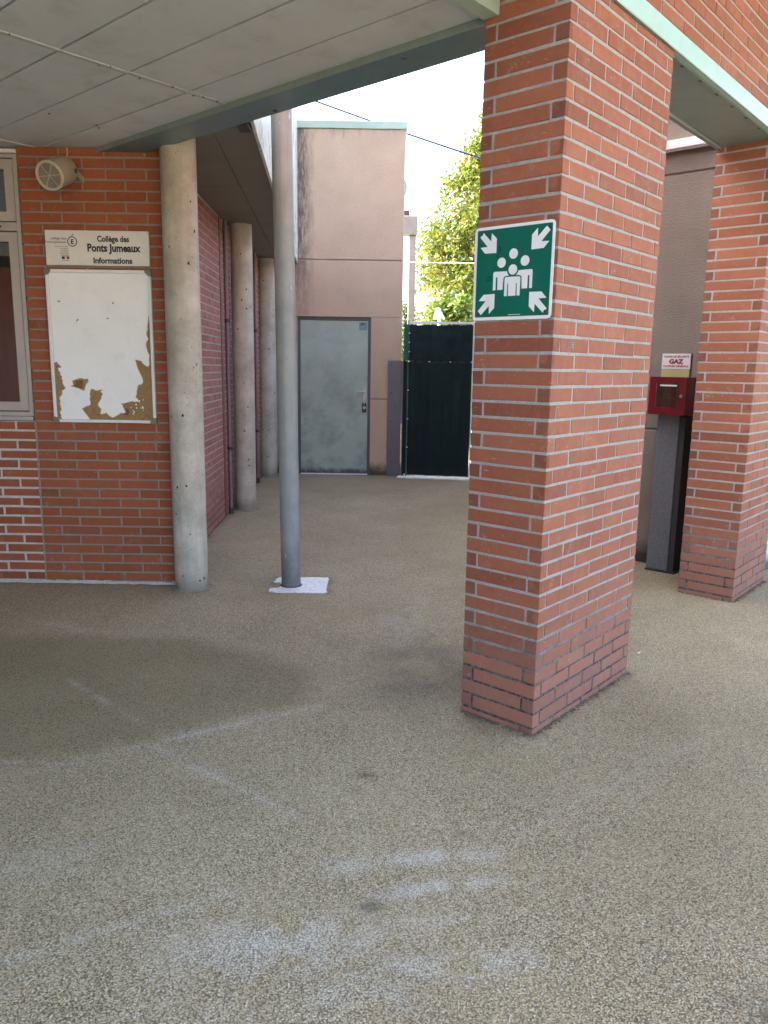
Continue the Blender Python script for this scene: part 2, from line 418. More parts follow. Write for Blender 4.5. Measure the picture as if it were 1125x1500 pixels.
# ------------------------------------------------------------------ bricks
_bc = {}
def brick_mesh(w, h, d, mat):
    var = random.randrange(3)
    key = (round(w, 3), round(h, 3), round(d, 3), mat, var)
    if key not in _bc:
        bm = BM(); add_box(bm, -w/2, w/2, 0, d, -h/2, h/2)
        rs = random.Random(hash(key[:3]) % 1000+var*17)
        for v in bm.verts:
            v.co += Vector((rs.uniform(-.0014, .0014), rs.uniform(-.0007, .0007), rs.uniform(-.0014, .0014)))
        es = [e for e in bm.edges if all(v.co.y < d/2 for v in e.verts)]
        bmesh.ops.bevel(bm, geom=es, offset=.0016, segments=1, affect='EDGES')
        me = mesh_of(bm, 'brick'); me.materials.append(M[mat]); _bc[key] = me
    return _bc[key]
def brick(parent, o, ang, u0, u1, z0, z1, d, mat):
    """one brick on a face that starts at o (parent space), runs along ang, its outside towards -y of that frame"""
    c, s = math.cos(ang), math.sin(ang); u = (u0+u1)/2; j = random.uniform(-.0013, .0013)
    b = bpy.data.objects.new('brick', brick_mesh(u1-u0, z1-z0, d, mat))
    link(b, parent, (o[0]+c*u-s*j, o[1]+s*u+c*j, (z0+z1)/2+random.uniform(-.0008, .0008)), (random.uniform(-.003, .003), random.uniform(-.002, .002), ang+random.uniform(-.003, .003)))
    return b
def add_brick_bm(bm, o, ang, u0, u1, z0, z1, d):
    c, s = math.cos(ang), math.sin(ang); j = random.uniform(-.0013, .0013)
    P = lambda u, y, z: (o[0]+c*u-s*(y+j), o[1]+s*u+c*(y+j), z)
    e = .0016
    fr = [bm.verts.new(P(u, 0, z)) for u, z in ((u0+e, z0+e), (u1-e, z0+e), (u1-e, z1-e), (u0+e, z1-e))]
    md = [bm.verts.new(P(u, e, z)) for u, z in ((u0, z0), (u1, z0), (u1, z1), (u0, z1))]
    bk = [bm.verts.new(P(u, d, z)) for u, z in ((u0, z0), (u1, z0), (u1, z1), (u0, z1))]
    bm.faces.new(fr)
    for a, b in ((fr, md), (md, bk)):
        for i in range(4): bm.faces.new((a[i], a[(i+1) % 4], b[(i+1) % 4], b[i]))
J = .0106      # joint width
CH = .0586     # course height of the pillars

# ------------------------------------------------------------------ GROUND
def seg_d(px, py, a, b):
    ax, ay = a; bx, by = b; dx, dy = bx-ax, by-ay
    t = np.clip(((px-ax)*dx+(py-ay)*dy)/(dx*dx+dy*dy), 0, 1)
    return np.hypot(px-ax-t*dx, py-ay-t*dy), t
def fractal(x, y, seed, octs=5, base=1., gain=.55):
    rs = np.random.RandomState(seed); out = np.zeros_like(x); amp = 1; tot = 0; f = base
    for _ in range(octs):
        g = rs.rand(64, 64); u = x*f; v = y*f
        iu = np.floor(u).astype(int); iv = np.floor(v).astype(int); fu = u-iu; fv = v-iv
        fu = fu*fu*(3-2*fu); fv = fv*fv*(3-2*fv)
        G = lambda a, b: g[a % 64, b % 64]
        out += amp*((G(iu, iv)*(1-fu)+G(iu+1, iv)*fu)*(1-fv)+(G(iu, iv+1)*(1-fu)+G(iu+1, iv+1)*fu)*fv)
        tot += amp; amp *= gain; f *= 2.03
    return out/tot
def ground():
    st = .017
    xs = np.concatenate(([-600, -200, -60, -20, -8, -4.5], np.arange(-3.0, 3.6, st), [4.5, 8, 20, 60, 200, 600]))
    ys = np.concatenate(([-600, -200, -60, -20, -6, -1, .4], np.arange(1.0, 10.3, st), [11, 13, 18, 40, 120, 600]))
    X, Y = np.meshgrid(xs, ys); nx, ny = len(xs), len(ys)
    co = np.stack([X, Y, np.zeros_like(X)], -1).reshape(-1, 3)
    i = np.arange((nx-1)*(ny-1)); r = i//(nx-1); c = i % (nx-1); a = r*nx+c
    q = np.stack([a, a+1, a+nx+1, a+nx], 1)
    me = bpy.data.meshes.new('ground'); me.vertices.add(len(co)); me.vertices.foreach_set('co', co.ravel())
    me.loops.add(q.size); me.loops.foreach_set('vertex_index', q.ravel())
    me.polygons.add(len(q)); me.polygons.foreach_set('loop_start', np.arange(0, q.size, 4)); me.polygons.foreach_set('loop_total', np.full(len(q), 4))
    me.update(); me.validate()
    x, y = co[:, 0], co[:, 1]
    n1 = fractal(x, y, 1, 6, 1.3); n2 = fractal(x, y, 2, 6, 5); n3 = fractal(x, y, 3, 5, 14, .7)
    wx = x+(n2-.5)*.10; wy = y+(n1-.5)*.10
    chalk = np.zeros_like(x)
    def streak(a, b, w, s, soft=1.):
        nonlocal chalk
        d, t = seg_d(wx, wy, a, b)
        m = np.exp(-(d/w)**2)*s*np.clip((n3-.33)*3.2, 0, 1)*(np.sin(np.pi*np.clip(t, .04, .96))**.4)
        chalk = np.maximum(chalk, m)
    # dusty lines and swept smears on the gravel
    def line(a, b, w, s_):
        nonlocal chalk
        d, t = seg_d(x+(n2-.5)*.012, y+(n3-.5)*.012, a, b)
        m = (np.exp(-(d/w)**2)+.28*np.exp(-(d/(w*3.2))**2))*s_*np.clip((n3-.28)*3.0, .12, 1)*(np.sin(np.pi*np.clip(t, .05, .95))**.35)
        chalk = np.maximum(chalk, m)
    line((-1.75, 2.08), (-.85, 2.63), .014, .3); line((-.92, 2.585), (-.25, 2.985), .012, .8)
    line((-.86, 2.63), (-.27, 2.19), .014, .65); line((-1.42, 3.24), (-.92, 2.78), .007, .6)
    line((-1.85, 3.02), (-1.45, 2.62), .010, .6); line((-1.60, 2.52), (-1.15, 2.47), .010, .5)
    line((-1.15, 1.42), (-.40, 1.82), .013, .6); line((-1.35, 2.05), (-.75, 1.88), .016, .25)
    line((.30, 2.03), (1.30, 2.78), .024, .22)
    streak((-.12, 1.905), (.31, 1.99), .036, 1.3); streak((.0, 1.785), (.33, 1.88), .026, 1.4)
    streak((.05, 1.70), (.30, 1.73), .022, .8); streak((-.06, 1.52), (.39, 1.59), .042, 1.35)
    streak((-.45, 1.58), (.02, 1.63), .11, 1.0); streak((-.2, 1.45), (.1, 1.47), .05, .6)
    streak((-1.9, 3.95), (-1.5, 3.80), .05, .45); streak((.02, 3.6), (.22, 4.5), .12, .5); streak((-1.25, 1.9), (-.85, 1.95), .08, .4)
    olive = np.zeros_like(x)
    # darker olive patch with a soft, warped edge
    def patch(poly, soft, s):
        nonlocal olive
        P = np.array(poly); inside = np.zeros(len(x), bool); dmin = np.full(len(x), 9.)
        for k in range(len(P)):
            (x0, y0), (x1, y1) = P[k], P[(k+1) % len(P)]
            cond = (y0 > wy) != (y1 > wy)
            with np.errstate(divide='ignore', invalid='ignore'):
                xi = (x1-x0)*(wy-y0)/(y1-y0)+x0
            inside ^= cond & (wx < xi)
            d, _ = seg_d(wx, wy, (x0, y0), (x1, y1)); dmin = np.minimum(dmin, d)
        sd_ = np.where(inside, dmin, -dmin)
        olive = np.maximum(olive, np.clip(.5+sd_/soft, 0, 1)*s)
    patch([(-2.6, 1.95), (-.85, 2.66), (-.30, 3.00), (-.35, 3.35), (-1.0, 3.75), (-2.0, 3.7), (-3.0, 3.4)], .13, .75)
    worn = np.exp(-(((x-.17)/.24)**2+((y-3.35)/.45)**2))*1.2*np.clip((n2-.3)*2.2, 0, 1)
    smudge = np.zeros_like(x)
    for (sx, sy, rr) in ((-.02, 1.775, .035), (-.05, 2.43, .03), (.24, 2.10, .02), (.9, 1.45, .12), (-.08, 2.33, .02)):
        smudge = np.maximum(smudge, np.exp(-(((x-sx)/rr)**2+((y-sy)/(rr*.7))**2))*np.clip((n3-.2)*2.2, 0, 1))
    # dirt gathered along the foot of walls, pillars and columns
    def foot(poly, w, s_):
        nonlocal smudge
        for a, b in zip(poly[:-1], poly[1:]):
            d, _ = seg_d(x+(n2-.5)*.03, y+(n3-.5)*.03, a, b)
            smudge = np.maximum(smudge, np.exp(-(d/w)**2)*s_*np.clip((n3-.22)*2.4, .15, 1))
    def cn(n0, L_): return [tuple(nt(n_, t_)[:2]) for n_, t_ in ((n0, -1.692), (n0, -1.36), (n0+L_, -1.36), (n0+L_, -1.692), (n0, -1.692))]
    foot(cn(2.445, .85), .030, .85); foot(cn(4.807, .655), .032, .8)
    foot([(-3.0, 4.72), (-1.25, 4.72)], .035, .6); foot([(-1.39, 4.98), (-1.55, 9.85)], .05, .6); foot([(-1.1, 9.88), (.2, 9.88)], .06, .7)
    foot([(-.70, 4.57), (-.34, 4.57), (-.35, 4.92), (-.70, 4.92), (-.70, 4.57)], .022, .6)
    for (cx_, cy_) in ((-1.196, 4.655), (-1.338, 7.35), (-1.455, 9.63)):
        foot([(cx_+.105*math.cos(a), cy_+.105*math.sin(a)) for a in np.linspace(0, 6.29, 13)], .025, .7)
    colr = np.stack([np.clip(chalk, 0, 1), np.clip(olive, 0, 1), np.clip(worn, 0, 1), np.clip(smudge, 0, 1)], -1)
    at = me.color_attributes.new('ground_marks', 'FLOAT_COLOR', 'POINT'); at.data.foreach_set('color', colr.ravel())
    g = N('resin_bound_gravel')
    ta = g.n.new('ShaderNodeAttribute'); ta.attribute_name = 'ground_marks'
    sp3 = g.sep(ta.outputs['Color']); chalk_, olive_, worn_ = g.math('MULTIPLY', sp3[0], g.rng(g.noise(34, 6, .75), .3, .62, .25, .85)), sp3[1], sp3[2]; smud_ = ta.outputs['Alpha']
    wv = g.n.new('ShaderNodeVectorMath'); wv.operation = 'MULTIPLY_ADD'
    g.l.new(g.noise(120, 2, out='Color'), wv.inputs[0]); wv.inputs[1].default_value = (.007, .007, .007); g.l.new(g.pos, wv.inputs[2])
    d1 = g.voro(205, vec=wv.outputs[0]); k1 = g.voro(205, vec=wv.outputs[0], out='Color')
    kr = g.sep(k1)
    stone = g.mix(g.rng(kr[0], 0, 1), (.475, .37, .215), (.71, .59, .385))
    stone = g.mix(g.rng(kr[1], .80, 1, 0, .85), stone, (.84, .78, .63))
    stone = g.mix(g.rng(kr[2], .86, 1, 0, .8), stone, (.16, .13, .085))
    stone = g.mix(g.rng(g.noise(1.1, 5, .6), .38, .66, 0, .4), stone, (.44, .335, .18))
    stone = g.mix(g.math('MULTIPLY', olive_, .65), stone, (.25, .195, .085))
    stone = g.mix(g.math('MULTIPLY', worn_, .7), stone, (.22, .175, .155))
    stone = g.mix(g.math('MULTIPLY', g.math('MULTIPLY', chalk_, g.rng(d1, .2, .55, 1, .5)), .85), stone, (.82, .78, .69))
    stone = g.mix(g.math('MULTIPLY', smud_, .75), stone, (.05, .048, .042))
    pore = g.rng(g.noise(200, 3, .65), .33, .45, .85, 0)
    gap = g.math('MAXIMUM', g.rng(d1, .40, .78), g.math('MULTIPLY', pore, .9))
    gap = g.math('MULTIPLY', gap, g.rng(g.noise(2.5, 4, .6), .3, .7, .7, 1))
    col = g.mix(g.math('MULTIPLY', gap, .93), stone, (.10, .075, .042))
    col = g.mix(g.math('MULTIPLY', chalk_, g.rng(g.noise(60, 5, .7), .3, .65, .15, .55)), col, (.80, .77, .70))
    hgt = g.math('ADD', g.math('MULTIPLY', g.rng(gap, 0, 1, 1, 0), 1), g.math('MULTIPLY', kr[0], .5))
    g.bump(hgt, .9, .005)
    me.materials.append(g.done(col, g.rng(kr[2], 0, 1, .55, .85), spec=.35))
    o = bpy.data.objects.new('ground', me); COL.objects.link(o); o['kind'] = 'structure'
    return o
ground()

# ------------------------------------------------------------------ LEFT BRICK WALL with window
WY = 4.725
lw = thing('brick_wall', 'orange brick wall at left carrying the notice board, with aluminium window', 'wall', (-1.25, WY, 0))
LX = 1.25    # local x = world x + 1.25
box('mortar', -.887, 0, .0034, .25, 0, 2.586, 'mortar_left', lw)
box('mortar', -2.6, -.889, .0020, .25, 0, 1.018, 'mortar_white', lw, kind=None)
box('mortar', -2.6, -.9, .03, .25, 2.575, 2.586, 'mortar_left', lw)
bm = BM(); nseg = 60
for i in range(nseg):       # rough bed joint along the floor
    u0 = -2.6+2.6*i/nseg; u1 = u0+2.6/nseg
    add_box(bm, u0, u1, -.004-random.random()*.012, .02, 0, .012+random.random()*.010)
obj('footing_mortar', bm, 'mortar_white', lw, kind='stuff')
bm = BM()
for i in range(30):         # movement joint
    add_box(bm, -.8905-random.random()*.004, -.8835+random.random()*.003, -.0005-random.random()*.002, .01, 1.018*i/30, 1.018*(i+1)/30+.002)
obj('movement_joint', bm, 'mortar_left', lw)
zj = [.016+.05912*k for k in range(18)]
zj = [z for z in zj if z < 1.03]
zj[-1] = 1.021
while zj[-1] < 2.56: zj.append(zj[-1]+.0606)
A_ = [-1.902, -1.640, -1.405]; B_ = [-2.02, -1.772, -1.524]
for k in range(len(zj)-1+1):
    z0 = zj[k]+J/2; z1 = (zj[k+1] if k+1 < len(zj) else 2.60)-J/2
    z1 = min(z1, 2.584)
    if z1-z0 < .012: continue
    typeB = (k % 2 == 1)
    if k == 0: z0 = .021
    js = B_ if typeB else A_
    e = [-2.1395 if z1 < 1.03 else -2.147]+[v+random.uniform(-.004, .004) for v in js]+[-1.25]
    for a, b in zip(e[:-1], e[1:]):
        if b-a < .03: continue
        brick(lw, (0, 0), 0, a+LX+(J/2 if a > -2.13 else .004), b+LX-(J/2 if b < -1.26 else 0), z0, z1, .045, 'brick_warm')
    if z1 < 1.03:
        e = [-2.139]+([-2.37, -2.60, -2.83, -3.06, -3.29, -3.52, -3.75] if typeB else [-2.258, -2.49, -2.72, -2.95, -3.18, -3.41, -3.64, -3.84])
        for b, a in zip(e[:-1], e[1:]):
            brick(lw, (0, 0), 0, a+LX+J/2+.001, b+LX-(J/2+.001 if b < -2.14 else .003), z0+.001, z1-.001, .045, 'brick_warm')
# window
wx0, wx1 = -2.6, -.9
wd = BM()
add_box(wd, wx1-.024, wx1, .012, .14, 1.05, 2.552); add_box(wd, wx0, wx0+.03, .012, .14, 1.05, 2.552)
add_box(wd, wx0+.03, wx1-.024, .012, .14, 2.53, 2.552); add_box(wd, wx0+.03, wx1-.024, .012, .14, 1.05, 1.075)
add_box(wd, wx0+.03, wx1-.024, .014, .12, 2.128, 2.178, .003)
win = obj('window', wd, 'alu', lw)
def sash(z0, z1):
    b = BM(); x1 = wx1-.03; x0 = wx0+.035; w = .052
    add_prism(b, [(x0, z0), (x1, z0), (x1, z1), (x0, z1)], .020, .075, [[(x0+w, z0+w), (x0+w, z1-w), (x1-w, z1-w), (x1-w, z0+w)]])
    o = obj('sash', b, 'alu', win)
    b = BM(); add_prism(b, [(x0-.004, z0-.004), (x1+.0045, z0-.004), (x1+.0045, z1+.004), (x0-.004, z1+.004)], .03, .05, [[(x0+.002, z0+.002), (x0+.002, z1-.002), (x1-.002, z1-.002), (x1-.002, z0+.002)]])
    obj('gasket', b, 'black_rubber', win)
    box('pane', x0+w, x1-w, .045, .051, z0+w, z1-w, 'glass', win)
    b = BM(); add_prism(b, [(x0+w, z0+w), (x1-w, z0+w), (x1-w, z1-w), (x0+w, z1-w)], .040, .0445, [[(x0+w+.004, z0+w+.004), (x0+w+.004, z1-w-.004), (x1-w-.004, z1-w-.004), (x1-w-.004, z0+w+.004)]])
    obj('glazing_bead', b, 'black_rubber', win)
sash(1.082, 2.122); sash(2.184, 2.524)
box('ventilation_slot', wx0+.5, wx1-.115, .0125, .016, 2.147, 2.157, 'dark_metal', win)
box('sill', wx0, wx1, -.006, .14, 1.0225, 1.048, 'alu', win, .002)
box('head_trim', wx0, wx1+.004, -.004, .1, 2.5545, 2.574, 'sign_white', win, .002)
bm = BM()                                        # curtain folds behind the panes
n_ = 160
pr = [(wx0+.05+(wx1-wx0-.1)*i/n_, .22+.018*math.sin(i*.62)+.008*math.sin(i*1.7)) for i in range(n_+1)]
vs0 = [bm.verts.new((x, y, 1.1)) for x, y in pr]; vs1 = [bm.verts.new((x, y, 2.52)) for x, y in pr]
for i in range(n_): bm.faces.new((vs0[i], vs0[i+1], vs1[i+1], vs1[i]))
obj('curtain', bm, 'curtain', win, smooth=True)

# ------------------------------------------------------------------ CORRIDOR WALL
cw_ang = math.atan2(9.85-4.95, -1.55+1.385)
cw = thing('brick_wall', 'pinkish brick side wall receding behind the round concrete columns', 'wall', (-1.385, 4.98, 0), cw_ang)
CL = 4.93
box('mortar', 0, CL, .0028, .2, 0, 2.628, 'mortar', cw)
cnt = []; rest = BM(); z = .01; k = 0
while z < 2.60:
    u = -.11 if k % 2 else 0
    while u < CL:
        a, b = max(u, 0)+J/2, min(u+.225, CL)-J/2
        if b-a > .03: cnt.append((a, b, z+J/2, min(z+CH+.0006-J/2, 2.625)))
        u += .225
    z += CH+.0006; k += 1
vis = sorted(cnt, key=lambda q: abs((q[0]+q[1])/2-1.70))
for i, (a, b, z0, z1) in enumerate(vis):
    if i < 296: brick(cw, (0, 0), 0, a, b, z0, z1, .03, 'brick_pink')
    else: add_brick_bm(rest, (0, 0), 0, a, b, z0, z1, .03)
obj('brick_courses', rest, 'brick_pink', cw, kind='stuff')
box('joint_cover', 1.93, 2.02, -.006, .0, .01, 2.62, simple('rusty_brown_strip', (.15, .07, .04), .6), cw, .002)

def drain(x, y, r, lab):
    t = thing('drain_pipe', lab, 'pipe', (x, y, 0), 0, 'drain pipes on the side wall')
    bm = BM(); add_tube(bm, (0, 0, .05), (0, 0, 2.626), r, r, 14); obj('pipe', bm, 'pipe', t, smooth=True)
    for z in (.6, 1.75):
        bm = BM(); add_tube(bm, (0, 0, z), (0, 0, z+.03), r+.006, r+.006, 14); obj('clamp', bm, 'dark_metal', t, smooth=True)
    bm = BM(); add_tube(bm, (0, 0, .0), (0, 0, .06), r+.008, r+.004, 14); obj('shoe', bm, 'dark_metal', t, smooth=True)
drain(-1.437, 7.13, .017, 'slim mauve drain pipe just left of the middle concrete column')
drain(-1.508, 9.10, .016, 'thin dark drain pipe beside the farthest concrete column')

# ------------------------------------------------------------------ COLUMNS
def column(x, y, r, h, lab):
    t = thing('concrete_column', lab, 'column', (x, y, 0), 0, 'round concrete columns along the side wall')
    bm = BM(); n = 48; prof = [(r*1.0, .0), (r*1.0, h)]
    rings = []
    zs_ = [0, .012, .03, .06]+[.06+(h-.06)*i/24 for i in range(1, 25)]
    for z in zs_:
        ring = []
        for i in range(n):
            a = 2*math.pi*i/n
            rr = r+(.0008*mnoise.noise((x*9+math.cos(a)*1.4, math.sin(a)*1.4, z*2.2)))
            if z <= .03: rr += .004*mnoise.noise((math.cos(a)*4, math.sin(a)*4, 3+z*60+x))-.002
            ring.append(bm.verts.new((rr*math.cos(a), rr*math.sin(a), z)))
        rings.append(ring)
    for A, B in zip(rings[:-1], rings[1:]):
        for i in range(n): bm.faces.new((A[i], A[(i+1) % n], B[(i+1) % n], B[i]))
    obj('shaft', bm, 'concrete', t, smooth=True)
    bm = BM()
    for i in range(26):
        a = 2*math.pi*(i+random.random()*.5)/26; s = .012+.012*random.random()
        c = Vector((math.cos(a)*(r+.002), math.sin(a)*(r+.002), .004))
        m_ = Matrix.Translation(c) @ Matrix.Rotation(a, 4, 'Z') @ Matrix.Diagonal((s*.6, s*1.2, s*.6, 1))
        bmesh.ops.create_icosphere(bm, subdivisions=1, radius=.8, matrix=m_)
    obj('mortar_collar', bm, 'mortar_left', t, kind='stuff')
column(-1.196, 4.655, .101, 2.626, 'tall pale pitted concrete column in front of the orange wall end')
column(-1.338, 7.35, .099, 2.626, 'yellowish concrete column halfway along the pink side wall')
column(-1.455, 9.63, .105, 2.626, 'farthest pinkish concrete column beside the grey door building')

# ------------------------------------------------------------------ STEEL POLE
pt = thing('steel_pole', 'worn grey steel post standing on a white painted foot', 'post', (-.583, 4.73, 0))
bm = BM(); add_tube(bm, (0, 0, .0), (-.056, 0, 4.4), .0605, .0605, 40); obj('tube', bm, 'pole_paint', pt, smooth=True)
def wob(pts, amp, n=7):
    out = []
    for (a, b) in zip(pts, pts[1:]+pts[:1]):
        for i in range(n):
            f = i/n; x = a[0]+(b[0]-a[0])*f; y = a[1]+(b[1]-a[1])*f
            out.append((x+amp*mnoise.noise((x*40, y*40, 1)), y+amp*mnoise.noise((x*40, y*40, 7))))
    return out
bm = BM()
outline = wob([(-.120, -.152), (-.03, -.160), (.215, -.160), (.236, -.145), (.228, -.03), (.226, .165), (.205, .190), (.06, .186), (-.09, .184), (-.114, .15), (-.118, .06), (-.075, .055), (-.062, .0), (-.075, -.065), (-.125, -.075)], .010)
loops = [[Vector((x, y, 0)) for x, y in outline]]
fv = [bm.verts.new((x, y, .006)) for x, y in outline]; bv = [bm.verts.new((x, y, 0.0005)) for x, y in outline]
for tr_ in tessellate_polygon(loops): bm.faces.new([fv[i] for i in tr_])
for i in range(len(outline)): bm.faces.new((fv[i], fv[(i+1) % len(fv)], bv[(i+1) % len(fv)], bv[i]))
obj('painted_foot', bm, 'white_floor', pt)
bm = BM(); add_tube(bm, (0, 0, .0), (0, 0, .010), .075, .066, 40); obj('base_collar', bm, 'dark_metal', pt, smooth=True)

# ------------------------------------------------------------------ FRONT CANOPY (n<2.65, t<-1.63)
ZC = 2.589
ca = thing('canopy', 'low flat canopy of grey ceiling panels with green steel edge over the left', 'canopy', (0, 0, 0), ANG)
nb = [2.468, 2.258, 1.957, 1.655]
while nb[-1] > -2.6: nb.append(nb[-1]-.301)
tb = [-1.702, -3.18, -4.66, -6.14, -7.62]
pm = {}
for j in range(len(tb)-1):
    t1, t0 = tb[j]-(.017 if j else .002), tb[j+1]+.017
    for i in range(len(nb)-1):
        n1, n0 = nb[i]-.0048, nb[i+1]+.0048
        dz = random.uniform(0, .0025)
        b = BM(); add_box(b, t0, t1, n0, n1, 0, .012, .0012)
        p = obj('panel', b, 'ceiling', ca, (0, 0, ZC+dz)); 
        p.rotation_euler = (random.uniform(-.004, .004)*.5, random.uniform(-.001, .001), 0)
        # keep the panel where it is despite its small tilt
        p.location.z += -p.rotation_euler.x*(n0+n1)/2+p.rotation_euler.y*(t0+t1)/2
for j in range(1, len(tb)-1):
    for i in range(0, len(nb)-1):
        b = BM(); add_box(b, tb[j]-.0125, tb[j]+.0125, nb[i+1]+.001, nb[i]-.0008, ZC-.002+random.uniform(-.0012, .001), ZC+.012, .0008)
        obj('joint_strip', b, 'strip', ca)
bm = BM()
for i in range(len(nb)-1):
    for s_ in (-.022, .018):
        for q in (.35, .72):
            if random.random() < .55:
                cx_ = -3.18+s_*.5; cn = nb[i]+(nb[i+1]-nb[i])*q+s_
                add_tube(bm, (cx_, cn, ZC-.0045), (cx_, cn, ZC+.002), .0042, .0042, 8)
for (tt, nn) in ((-3.98, 2.0), (-4.0, 2.275), (-3.97, 2.245), (-3.9, 1.66), (-1.95, 1.93)):
    add_tube(bm, (tt, nn, ZC-.0045), (tt, nn, ZC+.002), .0042, .0042, 8)
obj('screws', bm, 'dark_metal', ca, kind='stuff')
box('backing', -7.7, -1.70, -4.18, 2.466, ZC+.016, ZC+.26, 'gap_dark', ca)
bm = BM(); add_box(bm, -4.46, -1.6985, 2.4695, 2.655, ZC-.024, ZC+.24, .0015)
obj('rear_beam', bm, 'beam_shaded', ca)
bm = BM(); add_box(bm, -4.40, -1.7, 2.4635, 2.4688, ZC-.026, ZC+.012)
obj('beam_lip', bm, 'green_dull', ca)
bm = BM(); add_box(bm, -1.6975, -1.632, -4.18, 2.443, ZC-.022, ZC+.24, .002)
obj('side_beam', bm, 'green_paint', ca)
b = BM(); add_tube(b, (-3.0, 2.62, ZC-.028), (-3.0, 2.62, ZC-.02), .012, .012, 10)
obj('bolt', b, 'dark_metal', ca)

# ------------------------------------------------------------------ BACK CANOPY AND BUILDING ABOVE THE CORRIDOR
ZB = 2.63
edge = [(-.690, 4.10), (-.718, 4.446), (-.790, 5.412), (-1.045, 8.924), (-1.108, 9.893)]
sb = thing('school_building', 'school building wing above the corridor with dark soffit and pale cladding', 'building', (0, 0, 0))
def add_plan(bm, pts, z0, z1):
    lo = [bm.verts.new((x, y, z0)) for x, y in pts]; hi = [bm.verts.new((x, y, z1)) for x, y in pts]
    for tr_ in tessellate_polygon([[Vector((x, y, 0)) for x, y in pts]]):
        bm.faces.new([lo[i] for i in tr_]); bm.faces.new([hi[i] for i in tr_][::-1])
    for i in range(len(pts)):
        j = (i+1) % len(pts); bm.faces.new((lo[i], lo[j], hi[j], hi[i]))
def ex(y):
    for (x0, y0), (x1, y1) in zip(edge[:-1], edge[1:]):
        if y0 <= y <= y1: return x0+(x1-x0)*(y-y0)/(y1-y0)
    return edge[0][0] if y < edge[0][1] else edge[-1][0]
def seam(y): return -.976+(y-4.586)*(-1.269+.976)/(8.796-4.586)
ycut = [4.45, 5.86, 7.30, 8.74, 9.893]
bx_ = lambda y: ex(y)-.022
g2 = .003
n_at = lambda x: (2.66-.656*x)/.7547      # the line where the front beam ends, y as a function of x
for i in range(-1, len(ycut)-1):
    for side in (0, 1):
        if i == -1:
            y0, y1 = None, ycut[0]-g2
            if side: pts = [(seam(y1)+g2, n_at(seam(4.5))+.0), (bx_(4.2), max(n_at(bx_(4.2)), 4.102)), (bx_(y1), y1), (seam(y1)+g2, y1)]
            else: continue
        else:
            y0, y1 = ycut[i]+g2, ycut[i+1]-g2
            xs0 = (seam(y0)+g2, bx_(y0), seam(y1)+g2, bx_(y1)) if side else (-2.2, seam(y0)-g2, -2.2, seam(y1)-g2)
            if not side and i == 0: y0 = 4.50
            pts = [(xs0[0], y0), (xs0[1], y0), (xs0[3], y1), (xs0[2], y1)]
        bm = BM(); add_plan(bm, pts, ZB+random.uniform(0, .002), ZB+.015); obj('soffit_panel', bm, 'soffit', sb)
inner = [(x-.005, y) for x, y in edge]
bm = BM(); add_plan(bm, inner+[(-1.108, 9.8994), (-9, 9.8994), (-9, 4.98), (-2.2, 4.98), (-1.30, 4.98), (-1.22, 4.62)], ZB+.017, 5.69); obj('wall', bm, 'render_pink', sb)  # unseen top raised above the cladding to block the sun
bm = BM(); add_plan(bm, [(-.72, 4.2), (-1.13, 9.899), (-9.1, 9.899), (-9.1, 4.9), (-1.3, 4.9)], 5.70, 5.85); obj('roof', bm, 'green_dull', sb)
for i, (a, b) in enumerate(zip(edge[:-1], edge[1:])):       # cladding sheets, each about 1.2 m long
    L_ = math.dist(a, b); m_ = max(1, round(L_/1.2)); an = math.atan2(b[1]-a[1], b[0]-a[0])
    for k in range(m_):
        u0, u1 = L_*k/m_+.002, L_*(k+1)/m_-.002
        for (z0, z1) in ((ZB-.018, 3.55), (3.556, 4.9)):
            c = BM(); add_box(c, u0, u1, -.002, .016, z0, z1, .001)
            obj('cladding_sheet', c, 'cladding', sb, (a[0], a[1], 0), (0, 0, an))
box('end_cap', -.80, -.735, 4.28, 4.42, ZB-.035, ZB-.002, 'dark_metal', sb, .004)

# ------------------------------------------------------------------ RENDERED BUILDING WITH GREY DOOR
DY = 9.90
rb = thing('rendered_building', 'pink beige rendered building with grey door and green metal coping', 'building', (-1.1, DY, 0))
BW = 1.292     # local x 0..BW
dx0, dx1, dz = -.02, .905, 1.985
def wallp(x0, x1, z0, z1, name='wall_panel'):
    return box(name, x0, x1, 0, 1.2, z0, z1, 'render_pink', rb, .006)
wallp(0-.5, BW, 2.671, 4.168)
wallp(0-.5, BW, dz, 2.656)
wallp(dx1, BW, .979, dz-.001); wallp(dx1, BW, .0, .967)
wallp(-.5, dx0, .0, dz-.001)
jm = simple('joint_recess_render', (.30, .22, .19), .9)  # darker render tone for the recessed joints
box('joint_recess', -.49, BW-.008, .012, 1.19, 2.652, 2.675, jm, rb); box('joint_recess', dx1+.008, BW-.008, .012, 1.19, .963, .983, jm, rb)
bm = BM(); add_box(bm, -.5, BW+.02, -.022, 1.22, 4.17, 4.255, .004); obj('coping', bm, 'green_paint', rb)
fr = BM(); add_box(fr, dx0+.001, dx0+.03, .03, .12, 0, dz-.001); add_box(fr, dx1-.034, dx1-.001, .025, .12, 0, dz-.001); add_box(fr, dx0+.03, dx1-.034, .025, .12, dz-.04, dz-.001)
obj('door_frame', fr, 'door_frame', rb)
